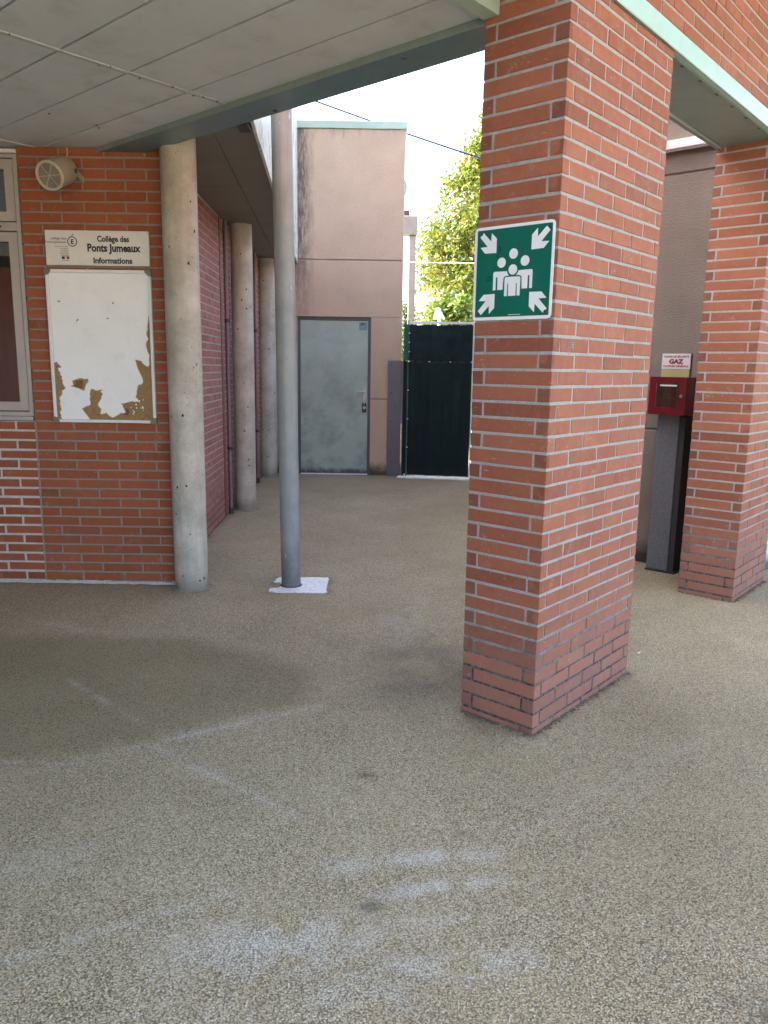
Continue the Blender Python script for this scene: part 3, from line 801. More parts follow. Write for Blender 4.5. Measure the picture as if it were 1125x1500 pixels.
# a pale bead round the opening
bd = BM(); add_box(bd, dx1-.0009, dx1+.012, -.003, .02, 0, dz+.012); add_box(bd, dx0-.01, dx1-.0009, -.003, .02, dz+.0005, dz+.012)
obj('opening_bead', bd, 'render_pink', rb)
door = box('door', dx0+.033, dx1-.037, .035, .075, .012, dz-.043, 'door', rb, .003)
pl = box('room_plate', .757, .855, .031, .0345, 1.83, 1.925, 'eps_plate', door, .001)
tx = text('lettering', 'EPS', .038, 'ink_black', door, (.800, .0303, 1.887), bold=.001)
hp = BM(); add_prism(hp, rrect(.812, .846, .955, 1.115, .008), .0265, .0345); obj('handle_plate', hp, 'steel', door)
hb = BM(); add_tube(hb, (.829, .03, 1.068), (.829, -.015, 1.068), .009, .009, 12); add_tube(hb, (.834, -.015, 1.068), (.722, -.012, 1.066), .0085, .0075, 12); obj('handle', hb, 'steel', door, smooth=True)
hb = BM(); add_prism(hb, rrect(.798, .856, .80, .925, .012), .0268, .0345); obj('lock_plate', hb, 'dark_metal', door)
hb = BM(); add_tube(hb, (.828, .03, .862), (.828, .006, .862), .021, .019, 14); obj('lock_cylinder', hb, 'steel', door, smooth=True)
hb = BM(); add_tube(hb, (.829, .03, .915), (.829, .012, .915), .010, .010, 12); obj('lock_knob', hb, 'steel', door, smooth=True)
box('threshold', dx0+.03, dx1-.03, -.02, .10, .001, .011, 'white_floor', rb, .002)
box('room_back', dx0-.05, dx1+.05, .30, .34, -.01, dz+.05, 'gap_dark', rb)

# purple-grey steel guard
gd = thing('steel_guard', 'purple grey folded steel cover bolted to the wall beside the gate', 'guard', (.027, 9.885, 0))
box('face_plate', 0, .170, -.028, -.022, .008, 1.459, 'purple_steel', gd, .002)
box('side_plate', -.0035, .0, -.027, .012, .008, 1.457, 'purple_steel', gd)
sp_ = BM(); add_box(sp_, .1705, .177, -.075, -.024, .008, 1.455, .001); add_box(sp_, .1775, .20, -.080, -.074, .008, 1.452, .001); obj('return_plate', sp_, 'purple_steel', gd)
for z in (1.40, 1.06, .70, .32):
    b = BM(); add_tube(b, (.040, -.037, z), (.040, -.027, z), .009, .011, 10); obj('bolt', b, 'dark_metal', gd, smooth=True)

# ------------------------------------------------------------------ GATE
ga0 = Vector((.222, 9.74, 0)); ga1 = Vector((1.045, 9.60, 0)); gl = (ga1-ga0).length
gang = math.atan2(ga1.y-ga0.y, ga1.x-ga0.x)
gt = thing('metal_gate', 'white framed gate screened with dark green mesh fabric between building and brick pillar', 'gate', ga0, gang)
fb = BM()
for z in (1.902, .045): add_box(fb, .055, gl+.005, 0, .03, z, z+.026, .002)
obj('rail', fb, 'white_metal', gt)
for x, pm_ in ((.038, 'fabric_light'), (gl+.006, 'white_metal')): box('post', x, x+.016, .0, .032, .0, 1.945, pm_, gt, .002)
box('post', -.012, .012, .04, .06, .0, 1.93, 'dark_metal', gt, .002)
for x in np.linspace(.14, gl-.08, 7):
    b = BM(); add_tube(b, (x, .015, .07), (x, .015, 1.905), .008, .008, 8); obj('bar', b, 'dark_metal', gt, smooth=True)
def screen(z0, z1, x0, x1, top_grom):
    nx, nz = 60, 40; b = BM(); G = []
    for j in range(nz+1):
        row = []
        for i in range(nx+1):
            f = i/nx; h = j/nz
            ph = (f*3) % 1.0; sag = top_grom*math.sin(math.pi*ph)
            zb = z0+.004*math.sin(math.pi*((f*3) % 1.0)); zt = z1-sag
            z = zb+(zt-zb)*h
            sx = .010*math.sin(math.pi*((h*4) % 1.0)); x = x0+sx+(x1-x0-sx)*f
            y = -.014-.006*math.sin(f*40)*.4-.006*mnoise.noise((f*9, h*5, z0))-.005*math.sin(f*17+h*2)
            row.append(b.verts.new((x, y, z)))
        G.append(row)
    for j in range(nz):
        for i in range(nx): b.faces.new((G[j][i], G[j][i+1], G[j+1][i+1], G[j+1][i]))
    obj('fabric_screen', b, 'fabric', gt, smooth=True)
    b = BM()
    for f in (0.0, 1/3, 2/3, 1):
        x = x0+.006+(x1-x0-.012)*f
        add_tube(b, (x, -.030, z1-.004), (x, -.018, z1-.004), .009, .009, 10)
    for h in (.25, .5, .75):
        add_tube(b, (x0+.004, -.030, z0+(z1-z0)*h), (x0+.004, -.018, z0+(z1-z0)*h), .008, .008, 10)
    obj('eyelets', b, 'white_metal', gt, kind='stuff')
screen(1.456, 1.902, .060, gl+.004, .016)
screen(.035, 1.453, .056, gl+.004, .014)
box('edge_strip', -.012, .085, .034, .037, 1.46, 1.90, 'fabric_light', gt); box('slit_backing', .086, gl+.004, .034, .037, 1.40, 1.50, 'slit_olive', gt); box('edge_flap', -.012, .085, .034, .037, .04, 1.455, 'fabric', gt)  # olive backing added behind the slit to dim the bright gap
b = BM(); rs = random.Random(3)
for i in range(34):
    x = -.05+.90*i/34; add_box(b, x, x+.90/34, -.085-rs.random()*.025, .05, .001, .010+rs.random()*.008)
obj('white_threshold', b, 'white_floor', gt)

# ------------------------------------------------------------------ BRICK PILLARS
def pillar(n0, length, lab, jr1, jr2, top, mats, nobj=True):
    """left face along local x (-.332..0) at y=0; right face along local y at x=0"""
    p = thing('brick_pillar', lab, 'pillar', nt(n0, -1.36), ANG, 'brick pillars under the upper wall')
    Wd = .332; d = .045; rear = BM()
    box('mortar', -Wd+.0026, -.0026, .0026, length-.0026, 0, top-.002, 'mortar', p)
    i = 0; z = .026-CH
    while z < top-.02:
        a, b = z+J/2, min(z+CH-J/2, top-.001)
        if a < 0: a = .0
        if i == 0: a = 0.0
        t1 = (i % 2 == 0) if top else 0
        t1 = ((i-1) % 2 == 0)
        if b-a > .008:
            if t1:
                brick(p, (0, 0), 0, -Wd+.050+J/2, 0, a, b, d, mats)
                brick(p, (-Wd, d), -math.pi/2, .0-.0, d, a, b, .050-J/2, mats) if False else None
                brick(p, (0, 0), 0, -Wd, -Wd+.050-J/2, a, b, d, 'brick_dark')
                e = [d]+jr1+[length]
                e[0] = jr1[0]; 
                es = jr1+[length]
                for u0, u1 in zip(es[:-1], es[1:]):
                    brick(p, (0, 0), math.pi/2, u0+J/2, u1-(J/2 if u1 < length else 0), a, b, d, mats)
            else:
                brick(p, (0, 0), 0, -Wd, -.0545-J/2+.0, a, b, d, mats)
                brick(p, (0, -.0006), 0, -.0545+J/2, -.0012, a+.0008, b-.0008, .02, 'brick_dark')
                es = [0]+jr2+[length]
                for u0, u1 in zip(es[:-1], es[1:]):
                    brick(p, (0, 0), math.pi/2, u0+(J/2 if u0 > 0 else 0), u1-(J/2 if u1 < length else 0), a, b, (.0545-J/2 if u0 == 0 else d), mats)
            off = .11 if t1 else 0
            u = d+J; uu = [u]
            while uu[-1]+.225-off < length-d-.03: uu.append(uu[-1]+.225-(off if len(uu) == 1 else 0))
            uu.append(length-d-J/2)
            for u0, u1 in zip(uu[:-1], uu[1:]):
                if u1-u0 > .03: add_brick_bm(rear, (-Wd, length), -math.pi/2, length-u1+J/2, length-u0-J/2, a, b, .03)
            m_ = Wd*(.36 if t1 else .62)
            add_brick_bm(rear, (0, length), math.pi, d+J, m_-J/2, a, b, .03); add_brick_bm(rear, (0, length), math.pi, m_+J/2, Wd-d-J, a, b, .03)
            add_brick_bm(rear, (-Wd, length), -math.pi/2, 0, d, a, b, d)
        z += CH; i += 1
    obj('rear_bricks', rear, mats, p, kind='stuff')
    cb = BM()
    for _ in range(300):
        e_ = random.random()*(Wd+length); r_ = random.uniform(.0022, .0075); o_ = abs(random.gauss(0, .009))
        xy = (-Wd+e_, -o_) if e_ < Wd else (o_, e_-Wd)
        bmesh.ops.create_icosphere(cb, subdivisions=1, radius=r_, matrix=Matrix.Translation((*xy, r_*.2)) @ Matrix.Rotation(random.uniform(0, 6), 4, 'Z') @ Matrix.Diagonal((1.5, .9, .6, 1)))
    obj('base_crumbs', cb, 'crumbs', p, kind='stuff')
    return p
P1 = pillar(2.445, .85, 'near brick pillar in the foreground carrying the green assembly point sign', [.050, .272, .497, .679], [.166, .397, .571, .798], 2.636, 'brick_red')
P2 = pillar(4.807, .655, 'farther brick pillar at the right edge beside the red gas box', [.042, .268, .494], [.150, .378, .602], 2.636, 'brick_red')
text('pencil_scribble', '15€', .032, 'ink_grey', P1, (.0012+.0006, .125, 1.452), (math.pi/2, 0, math.pi/2), depth=.0002)

# upper wall over both pillars
uw = thing('brick_wall', 'upper brick wall spanning the two pillars above a pale green metal edge', 'wall', nt(2.445, -1.36), R(49))
UL = 6.0; z0w = 2.716
box('mortar', -2.5, UL, .0026, .329, z0w, 4.0, 'mortar', uw)
rest = BM(); k = 46; z = .026+CH*46
while z < 3.97:
    ph = (3.145 if k % 2 == 0 else 3.243+.012)-2.445
    u = ph-.225*14
    while u < UL:
        a, b = max(u, -2.5)+J/2, min(u+.225, UL)-J/2
        if b-a > .03:
            q = (a, b, max(z+J/2, z0w+.003), z+CH-J/2)
            if .2 < a < 2.75 and z < 3.42: brick(uw, (0, 0), 0, *q, .04, 'brick_red')
            else: add_brick_bm(rest, (0, 0), 0, *q, .04)
            add_brick_bm(rest, (0, .332), math.pi, -b, -a, q[2], q[3], .04)
        u += .225
    z += CH; k += 1
obj('brick_courses', rest, 'brick_red', uw, kind='stuff')
bm = BM(); add_box(bm, -2.5, UL, -.012, .018, 2.6385, 2.7145, .002); obj('metal_edge', bm, 'green_lip', uw)
bm = BM(); add_box(bm, -2.5, UL, -.0135, -.011, 2.6335, 2.6400); obj('drip_edge', bm, 'green_paint', uw)
for (u0, u1) in ((.852, 2.360), (3.019, UL)):
    m = 1
    bm = BM(); add_box(bm, u0, u1, .036, .300, 2.638, 2.652, .001); obj('soffit_panel', bm, 'green_dull', uw)
    bm = BM(); add_box(bm, u0, u1, .0185, .0345, 2.634, 2.650); add_box(bm, u0, u1, .3015, .327, 2.626, 2.650, .001); obj('edge_angle', bm, 'green_dull', uw)
bm = BM()
for u in np.linspace(1.0, 2.3, 7):
    add_box(bm, u, u+.03, .026, .0345, 2.632, 2.6338)
obj('fixing_clips', bm, 'dark_metal', uw, kind='stuff')
box('added_shade_slab', -2.1, UL, -3.6, .35, 4.002, 4.16, 'ceiling', uw)  # unseen slab added overhead to dim the floor and left pillar faces

# ------------------------------------------------------------------ GAS CORNER
gw = thing('rendered_wall', 'brown textured rendered wall behind the red gas box', 'wall', nt(5.38, -3.4), ANG)
for (z0, z1) in ((0, .965), (.977, 2.660), (2.672, 3.3)):
    box('wall_panel', 0, 1.7, 0, .22, z0, z1, 'render_brown', gw, .006)
box('joint_recess', .01, 1.69, .012, .21, .01, 3.29, 'render_brown', gw)
bm = BM(); add_box(bm, 0, 1.699, -.055, -.001, 2.815, 2.872, .003); obj('metal_band', bm, 'white_metal', gw)
bm = BM(); add_box(bm, 0, 1.699, -.05, -.001, 2.800, 2.8135); obj('band_seal', bm, 'render_brown', gw)
sw = thing('rendered_wall', 'brown rendered side wall running back towards the green gate', 'wall', nt(5.382+.22, -3.4))
dvec = Vector((1.36, 9.75, 0))-nt(5.602, -3.4)
sw.rotation_euler = (0, 0, math.atan2(dvec.y, dvec.x))
box('wall_panel', 0, dvec.length, -.2, 0, 0, 2.9, 'render_brown', sw)
ww = thing('white_wall', 'pale white rendered wall seen past the far brick pillar', 'wall', nt(5.463, -1.43), R(49))
box('wall_panel', .001, 3.5, 0, .2, 0, 2.62, 'white_wall', ww)

gp = thing('gas_valve_post', 'dark speckled grey boxed post under the red gas box', 'post', nt(5.2, -1.99), ANG)
box('casing', -.076, .074, 0, .150, .012, 1.092, 'granite', gp, .004)
box('side_cover', .0745, .112, .010, .165, .010, 1.08, 'dark_metal', gp, .003)
box('base_plate', -.08, .125, -.006, .17, .0, .0115, 'dark_metal', gp)

gb = thing('gas_box', 'dark red gas cut-off box with glazed door on the grey post', 'box', nt(5.1, -1.974, 1.095), ANG)
bm = BM(); add_box(bm, -.120, .120, .012, .028, 0, .243, .003); add_box(bm, -.120, .120, .22, .228, 0, .243); add_box(bm, -.120, -.114, .028, .22, 0, .243); add_box(bm, .114, .120, .028, .22, 0, .243)
add_box(bm, -.114, .114, .028, .22, 0, .006); add_box(bm, -.114, .114, .028, .22, .237, .243)
# the front panel of the carcass is open: drop its solid centre
bm.free(); bm = BM()
add_box(bm, -.120, .120, .22, .228, 0, .243); add_box(bm, -.120, -.114, .012, .22, 0, .243); add_box(bm, .114, .120, .012, .22, 0, .243)
add_box(bm, -.114, .114, .012, .22, 0, .006); add_box(bm, -.114, .114, .012, .22, .237, .243)
obj('body', bm, 'red_box', gb)
dr = BM(); add_prism(dr, rrect(-.121, .121, -.002, .245, .004, 3), -.004, .011, [[(-.076, .045), (-.076, .202), (.074, .202), (.074, .045)]])
dro = obj('door', dr, 'red_box', gb)
box('pane', -.078, .076, .003, .006, .043, .204, 'glass', dro)
box('label_strip', -.052, .058, .0005, .002, .184, .195, 'sign_white', dro)
b = BM(); add_tube(b, (.094, -.004, .122), (.094, -.016, .122), .011, .010, 16); obj('lock', b, 'steel', dro, smooth=True)
b = BM(); add_tube(b, (-.03, .10, .006), (-.03, .10, .237), .014, .014, 12); add_tube(b, (-.085, .10, .11), (.03, .10, .11), .012, .012, 12); obj('valve_pipe', b, 'brass', gb, smooth=True)
b = BM(); add_tube(b, (-.03, .10, .12), (-.03, .055, .12), .02, .02, 14); add_box(b, -.036, -.024, .045, .055, .09, .17); obj('valve', b, 'hose', gb, smooth=True)
b = BM()
for q in range(5): add_tube(b, (.03+.012*q, .12, .01), (.022+.014*q, .11, .2), .005, .005, 8)
obj('hoses', b, 'hose', gb, smooth=True)
b = BM()
for q in range(7): add_box(b, -.112, -.07, .19, .215, .03+.025*q, .05+.025*q)
obj('back_ribs', b, 'yellow_plate', gb)

gs = thing('gas_sign', 'white sign reading gaz in red over a yellow strip above the red box', 'sign', nt(5.372, -2.034, 1.392), ANG)
box('plate', -.099, .097, -.006, 0, 0, .104, 'sign_white', gs, .001)
box('backing_board', -.103, .1035, .001, .007, -.06, .106, 'dark_metal', gs)
box('yellow_strip', -.1005, .0945, -.004, .0005, -.058, -.001, 'yellow_plate', gs, .001)
text('lettering', 'VANNE DE SÉCURITÉ', .0185, 'ink_red', gs, (-.001, -.0065, .077), bold=.0006, xs=.98)
text('lettering', 'GAZ', .040, 'ink_maroon', gs, (-.001, -.0065, .0375), bold=.0022, xs=1.15)
text('lettering', 'COUPURE GÉNÉRALE', .0185, 'ink_red', gs, (-.001, -.0065, .013), bold=.0006, xs=.98)

# ------------------------------------------------------------------ ASSEMBLY POINT SIGN
as_ = thing('assembly_sign', 'green assembly point sign with four arrows and four figures on the near pillar', 'sign', nt(2.445, -1.698, 1.55), ANG)
SS = .327
bm = BM(); add_prism(bm, rrect(0, SS, 0, SS, .016), -.0065, -.0035); obj('plate', bm, 'sign_print', as_)
bm = BM(); add_prism(bm, rrect(.0115, SS-.0095, .0115, SS-.0105, .004, 3), -.0071, -.0063); obj('green_field', bm, 'sign_green', as_)
def uv(pts): return [(u*SS, v*SS) for u, v in pts]
ARW = [(.072, .896), (.115, .940), (.218, .842), (.222, .930), (.289, .868), (.289, .717), (.142, .721), (.080, .787), (.174, .790)]
def flip(p, fx, fz): return [((1.018-u if fx else u), (1.0-v if fz else v)) for u, v in p]
for fx in (0, 1):
    for fz in (0, 1):
        bm = BM(); add_prism(bm, uv(flip(ARW, fx, fz)), -.0077, -.0069); obj('arrow', bm, 'sign_print', as_)
for (cx_, cz_) in ((.511, .693), (.363, .609), (.657, .610), (.510, .528)):
    bm = BM(); add_prism(bm, circ(cx_*SS, cz_*SS, .054*SS), -.0077, -.0069); obj('figure_head', bm, 'sign_print', as_)
FRONT = [(.411, .437), (.418, .450), (.430, .454), (.590, .452), (.602, .448), (.609, .435), (.609, .252), (.571, .252), (.568, .385), (.557, .385), (.555, .252), (.462, .252), (.459, .385), (.447, .385), (.445, .252), (.411, .252)]
LEFT = [(.262, .500), (.266, .512), (.278, .518), (.436, .515), (.440, .498), (.452, .480), (.462, .468), (.425, .466), (.404, .458), (.394, .440), (.388, .322), (.320, .322), (.318, .457), (.298, .457), (.296, .322), (.262, .322)]
RIGHT = [(1.018-u, v) for u, v in LEFT]
for P_ in (FRONT, LEFT, RIGHT):
    bm = BM(); add_prism(bm, uv(P_), -.0077, -.0069); obj('figure_body', bm, 'sign_print', as_)
for (u, v) in ((.093, .930), (.940, .930), (.080, .068), (.930, .074)):
    b = BM(); add_tube(b, (u*SS, -.0105, v*SS), (u*SS, -.0065, v*SS), .0045, .006, 12); obj('screw', b, 'dark_metal', as_, smooth=True)
box('maker_line', .155, .205, -.0075, -.0070, .0165, .0185, 'sign_print', as_)

# ------------------------------------------------------------------ SCHOOL SIGN
ss = thing('school_sign', 'white plate reading Collège des Ponts Jumeaux Informations above the notice board', 'sign', (-2.0, WY-.014, 1.933))
box('plate', -.001, .604, -.006, .012, .003, .199, 'sign_white', ss, .002)
text('lettering', 'Collège des', .046, 'ink_black', ss, (.397, -.0066, .138), bold=.0014, xs=.86)
text('lettering', 'Ponts Jumeaux', .060, 'ink_black', ss, (.397, -.0066, .083), bold=.0022, xs=.86)
text('lettering', 'Informations', .046, 'ink_black', ss, (.389, -.0066, .0165), bold=.0015, xs=.97)
text('small_print', 'collège des', .021, 'ink_grey', ss, (.124, -.0066, .146), align='RIGHT', bold=.0003)
text('small_print', 'Ponts-Jumeaux', .021, 'ink_grey', ss, (.124, -.0066, .126), align='RIGHT', bold=.0003)
for i, w_ in enumerate(('Haute-Garonne', 'Académie', 'Toulouse', 'Éducation', 'nationale')):
    text('small_print', w_, .0125, 'ink_grey', ss, (.134, -.0066, .104-.0125*i), align='RIGHT')
b = BM()
add_prism(b, circ(.158, .136, .0285, 36), -.0071, -.0062, [circ(.158, .136, .0235, 36)[::-1]]); obj('ring_emblem', b, 'ink_blue', ss)
text('emblem_letter', 'E', .036, 'ink_blue', ss, (.158, -.0068, .123), bold=.0012)
b = BM(); add_prism(b, [(.154, .168), (.159, .167), (.169, .178), (.163, .179)], -.0071, -.0062); obj('emblem_accent', b, 'ink_blue', ss)
box('flag_blue', .092, .109, -.0069, -.0062, .037, .052, 'flag_blue', ss); box('flag_red', .121, .135, -.0069, -.0062, .037, .052, 'ink_red', ss)
box('flag_rule', .092, .135, -.0069, -.0062, .029, .0315, 'ink_grey', ss)

# ------------------------------------------------------------------ NOTICE BOARD
nbd = thing('notice_board', 'white framed notice board with torn white sheet showing brown core', 'notice board', (-2.012, WY, 1.018))
BWd, BH = .62, .895
box('backing', .012, BWd-.012, -.018, -.003, .012, BH-.012, 'cork', nbd)
for nm, q in (('rail', (.030, BWd-.030, 0, .018)), ('rail', (.030, BWd-.030, BH-.020, BH)), ('rail', (0, .018, .030, BH-.030)), ('rail', (BWd-.018, BWd, .030, BH-.030))):
    b = BM(); add_box(b, q[0], q[1], -.028, -.002, q[2], q[3], .003); obj(nm, b, 'white_metal', nbd)
for cx_, cz_, fx, fz in ((0, 0, 1, 1), (BWd, 0, -1, 1), (0, BH, 1, -1), (BWd, BH, -1, -1)):
    b = BM(); pts = [(cx_-fx*.003, cz_-fz*.003), (cx_+fx*.034, cz_-fz*.003), (cx_+fx*.034, cz_+fz*.012), (cx_+fx*.012, cz_+fz*.034), (cx_-fx*.003, cz_+fz*.034)]
    add_prism(b, pts, -.0305, -.001); obj('corner_piece', b, 'corner_olive', nbd)
tr_R = [(-1.421, 1.619), (-1.428, 1.586), (-1.432, 1.546), (-1.423, 1.518), (-1.435, 1.503), (-1.438, 1.478), (-1.432, 1.458), (-1.422, 1.43), (-1.423, 1.37), (-1.432, 1.358), (-1.449, 1.367), (-1.469, 1.391), (-1.507, 1.399), (-1.498, 1.365), (-1.49, 1.336), (-1.474, 1.305), (-1.466, 1.281), (-1.469, 1.257), (-1.494, 1.25), (-1.506, 1.207), (-1.514, 1.176), (-1.500, 1.162), (-1.494, 1.145), (-1.534, 1.151), (-1.57, 1.141), (-1.605, 1.138), (-1.592, 1.11), (-1.58, 1.082), (-1.605, 1.082), (-1.63, 1.065), (-1.657, 1.05), (-1.678, 1.063), (-1.693, 1.08), (-1.712, 1.073), (-1.731, 1.071), (-1.723, 1.099), (-1.741, 1.129), (-1.731, 1.148), (-1.720, 1.165), (-1.71, 1.192), (-1.722, 1.205), (-1.708, 1.216), (-1.74, 1.214), (-1.779, 1.221), (-1.790, 1.19), (-1.795, 1.159), (-1.788, 1.129), (-1.815, 1.118), (-1.842, 1.103), (-1.82, 1.07), (-1.796, 1.037)]
tr_L = [(-1.966, 1.037), (-1.975, 1.076), (-1.964, 1.095), (-1.970, 1.13), (-1.973, 1.163), (-1.953, 1.188), (-1.954, 1.206), (-1.931, 1.225), (-1.945, 1.243), (-1.949, 1.256), (-1.949, 1.292), (-1.971, 1.341), (-1.948, 1.345), (-1.965, 1.366), (-1.978, 1.381), (-1.991, 1.371)]
hole = [(-1.906, 1.235), (-1.887, 1.244), (-1.892, 1.269), (-1.865, 1.279), (-1.838, 1.285), (-1.815, 1.279), (-1.794, 1.282), (-1.792, 1.264), (-1.809, 1.245), (-1.82, 1.208), (-1.848, 1.218), (-1.866, 1.223), (-1.884, 1.23)]
ox, oz = -2.012, 1.018
def rag(pts, amp=.004):
    out = []
    for a, b in zip(pts[:-1], pts[1:]):
        L_ = math.dist(a, b); m_ = max(1, int(L_/.012))
        for i in range(m_):
            f = i/m_; out.append((a[0]+(b[0]-a[0])*f+(random.uniform(-amp, amp) if i else 0), a[1]+(b[1]-a[1])*f+(random.uniform(-amp, amp) if i else 0)))
    return out+[pts[-1]]
sheet = [(-1.993, 1.893), (-1.411, 1.893)]+rag([(-1.411, 1.66)]+tr_R)+rag(tr_L)
b = BM(); add_prism(b, [(x-ox, z-oz) for x, z in sheet], -.0195, -.0178, [[(x-ox, z-oz) for x, z in rag(hole+hole[:1], .003)[:-1]][::-1]])
obj('torn_sheet', b, 'sheet_white', nbd)
def offs(pts, d0, d1, keep):
    A = sum(pts[i][0]*pts[(i+1) % len(pts)][1]-pts[(i+1) % len(pts)][0]*pts[i][1] for i in range(len(pts))); sg = 1 if A > 0 else -1; out = []
    for i, (x_, z_) in enumerate(pts):
        (xa, za), (xb, zb_) = pts[i-1], pts[(i+1) % len(pts)]; L_ = math.hypot(xb-xa, zb_-za) or 1; d = random.uniform(d0, d1)
        q = (x_+sg*(zb_-za)/L_*d, z_-sg*(xb-xa)/L_*d)
        out.append((x_, z_) if keep(x_, z_) else (min(max(q[0], -1.994), -1.410), min(max(q[1], 1.0365), 1.893)))
    return out
lay = offs(sheet, .001, .0065, lambda x_, z_: z_ > 1.67 or x_ < -1.992 or z_ < 1.038)
b = BM(); add_prism(b, [(x_-ox, z_-oz) for x_, z_ in lay], -.0188, -.0179, [[(x_-ox, z_-oz) for x_, z_ in offs(rag(hole+hole[:1], .002)[:-1], -.006, -.001, lambda x_, z_: False)][::-1]])
obj('torn_layer', b, 'torn_layer', nbd)
for cx_, cz_, r_ in ((-1.850, 1.247, .032), (-1.575, 1.085, .024)):
    pts = [(cx_-ox+r_*math.cos(a)*random.uniform(.7, 1.15), cz_-oz+r_*.9*math.sin(a)*random.uniform(.7, 1.15)) for a in np.linspace(0, 2*math.pi, 12)[:-1]]
    b = BM(); add_prism(b, pts, -.0186 if r_ < .03 else -.0184, -.0175); obj('deep_tear', b, 'cork_dark', nbd)
b = BM()
for cx_, cz_, w_, h_, an in ((-1.943, 1.73, .010, .005, -10), (-1.622, 1.726, .011, .004, 60), (-1.837, 1.624, .012, .0035, 50), (-1.658, 1.635, .007, .004, 0), (-1.845, 1.61, .003, .002, 60)):
    pts = [(cx_-ox+math.cos(a+R(an))*0+(w_*math.cos(a)*math.cos(R(an))-h_*math.sin(a)*math.sin(R(an)))*random.uniform(.6, 1.1), cz_-oz+(w_*math.cos(a)*math.sin(R(an))+h_*math.sin(a)*math.cos(R(an)))*random.uniform(.6, 1.1)) for a in np.linspace(0, 2*math.pi, 10)[:-1]]
    add_prism(b, pts, -.0200, -.0193)
obj('puncture_marks', b, 'dark_metal', nbd)
b = BM()
for i in range(16):
    cx_ = random.uniform(-1.56, -1.46); cz_ = random.uniform(1.07, 1.17); r_ = random.uniform(.002, .006)
    pts = [(cx_-ox+r_*math.cos(a)*random.uniform(.6, 1.3), cz_-oz+r_*math.sin(a)*random.uniform(.6, 1.3)) for a in np.linspace(0, 2*math.pi, 8)[:-1]]
    add_prism(b, pts, -.0193, -.0178)
obj('paper_flecks', b, 'sheet_white', nbd, kind='stuff')

# ------------------------------------------------------------------ LOUDSPEAKER
c0 = Vector((-1.862, 4.49, 2.381)); c1 = Vector((-1.838, 4.655, 2.452)); ax = (c0-c1).normalized()
ls = thing('loudspeaker', 'beige round loudspeaker on a bracket under the canopy above the school sign', 'loudspeaker', (-1.83, WY, 2.43))
q = ax.to_track_quat('Z', 'Y'); Ls = (c0-c1).length
hold = Matrix.Translation(c1-Vector((-1.83, WY, 2.43))) @ q.to_matrix().to_4x4()
def lobj(name, bm, mat, smooth=True):
    o = obj(name, bm, mat, ls, smooth=smooth); o.matrix_local = hold; return o
def lathe(prof, n=40):
    bm = BM(); rings = [[bm.verts.new((r*math.cos(2*math.pi*i/n), r*math.sin(2*math.pi*i/n), z)) for i in range(n)] for r, z in prof]
    for A, B in zip(rings[:-1], rings[1:]):
        for i in range(n): bm.faces.new((A[i], A[(i+1) % n], B[(i+1) % n], B[i]))
    return bm
RS = .0775
lobj('housing', lathe([(.001, -.012), (RS*.80, -.010), (RS*.95, .004), (RS*.985, .02), (RS, Ls-.012), (RS*.985, Ls-.008)]), 'speaker_body')
lobj('rim', lathe([(RS*.985, Ls-.0078), (RS+.002, Ls-.006), (RS+.0025, Ls+.002), (RS-.002, Ls+.006), (RS-.011, Ls+.005), (RS-.0125, Ls-.002)]), 'cream_plastic')
lobj('grille_cloth', lathe([(.0005, Ls-.003), (RS-.012, Ls-.003)]), 'grille_dark')
bm = BM()
for k in range(1, 9):
    r = .008+.0068*k
    n = 44
    for i in range(n):
        a0, a1 = 2*math.pi*i/n, 2*math.pi*(i+1)/n
        add_box(bm, 0, 0, 0, 0, 0, 0) if False else None
        add_tube(bm, (r*math.cos(a0), r*math.sin(a0), Ls-.0005), (r*math.cos(a1), r*math.sin(a1), Ls-.0005), .0011, .0011, 4, False)
lobj('grille_rings', bm, 'cream_plastic')
for a in (0, 60, 120, 180, 235, 300):
    bm = BM(); r0, r1 = .006, RS-.011; ca_, sa_ = math.cos(R(a+4)), math.sin(R(a+4))
    add_tube(bm, (r0*ca_, r0*sa_, Ls+.001), (r1*ca_, r1*sa_, Ls+.001), .0021, .0021, 6); lobj('spoke', bm, 'cream_plastic')
bm = BM(); add_tube(bm, (0, 0, Ls-.002), (0, 0, Ls+.003), .009, .008, 16); lobj('hub', bm, 'cream_plastic')
bm = BM(); bo = Vector((-1.83, WY, 2.43))
def addq(bm, pts, th):
    ps = [Vector(p)-bo for p in pts]; nrm = (ps[1]-ps[0]).cross(ps[2]-ps[0]).normalized()*th
    a = [bm.verts.new(p) for p in ps]; b = [bm.verts.new(p+nrm) for p in ps]
    bm.faces.new(a); bm.faces.new(b[::-1])
    for i in range(len(a)): bm.faces.new((a[i], a[(i+1) % len(a)], b[(i+1) % len(a)], b[i]))
addq(bm, [(-1.772, 4.615, 2.455), (-1.772, 4.655, 2.460), (-1.765, 4.722, 2.43), (-1.765, 4.722, 2.395), (-1.772, 4.60, 2.428)], .004)
addq(bm, [(-1.905, 4.615, 2.455), (-1.905, 4.655, 2.460), (-1.91, 4.722, 2.43), (-1.91, 4.722, 2.395), (-1.905, 4.60, 2.428)], .004)
addq(bm, [(-1.91, 4.7205, 2.395), (-1.760, 4.7205, 2.395), (-1.760, 4.7205, 2.43), (-1.91, 4.7205, 2.43)], .004)
obj('bracket', bm, 'speaker_body', ls)
bm = BM(); add_tube(bm, Vector((-1.768, 4.62, 2.437))-bo, Vector((-1.762, 4.62, 2.437))-bo, .013, .013, 14); obj('bracket_knob', bm, 'dark_metal', ls, smooth=True)
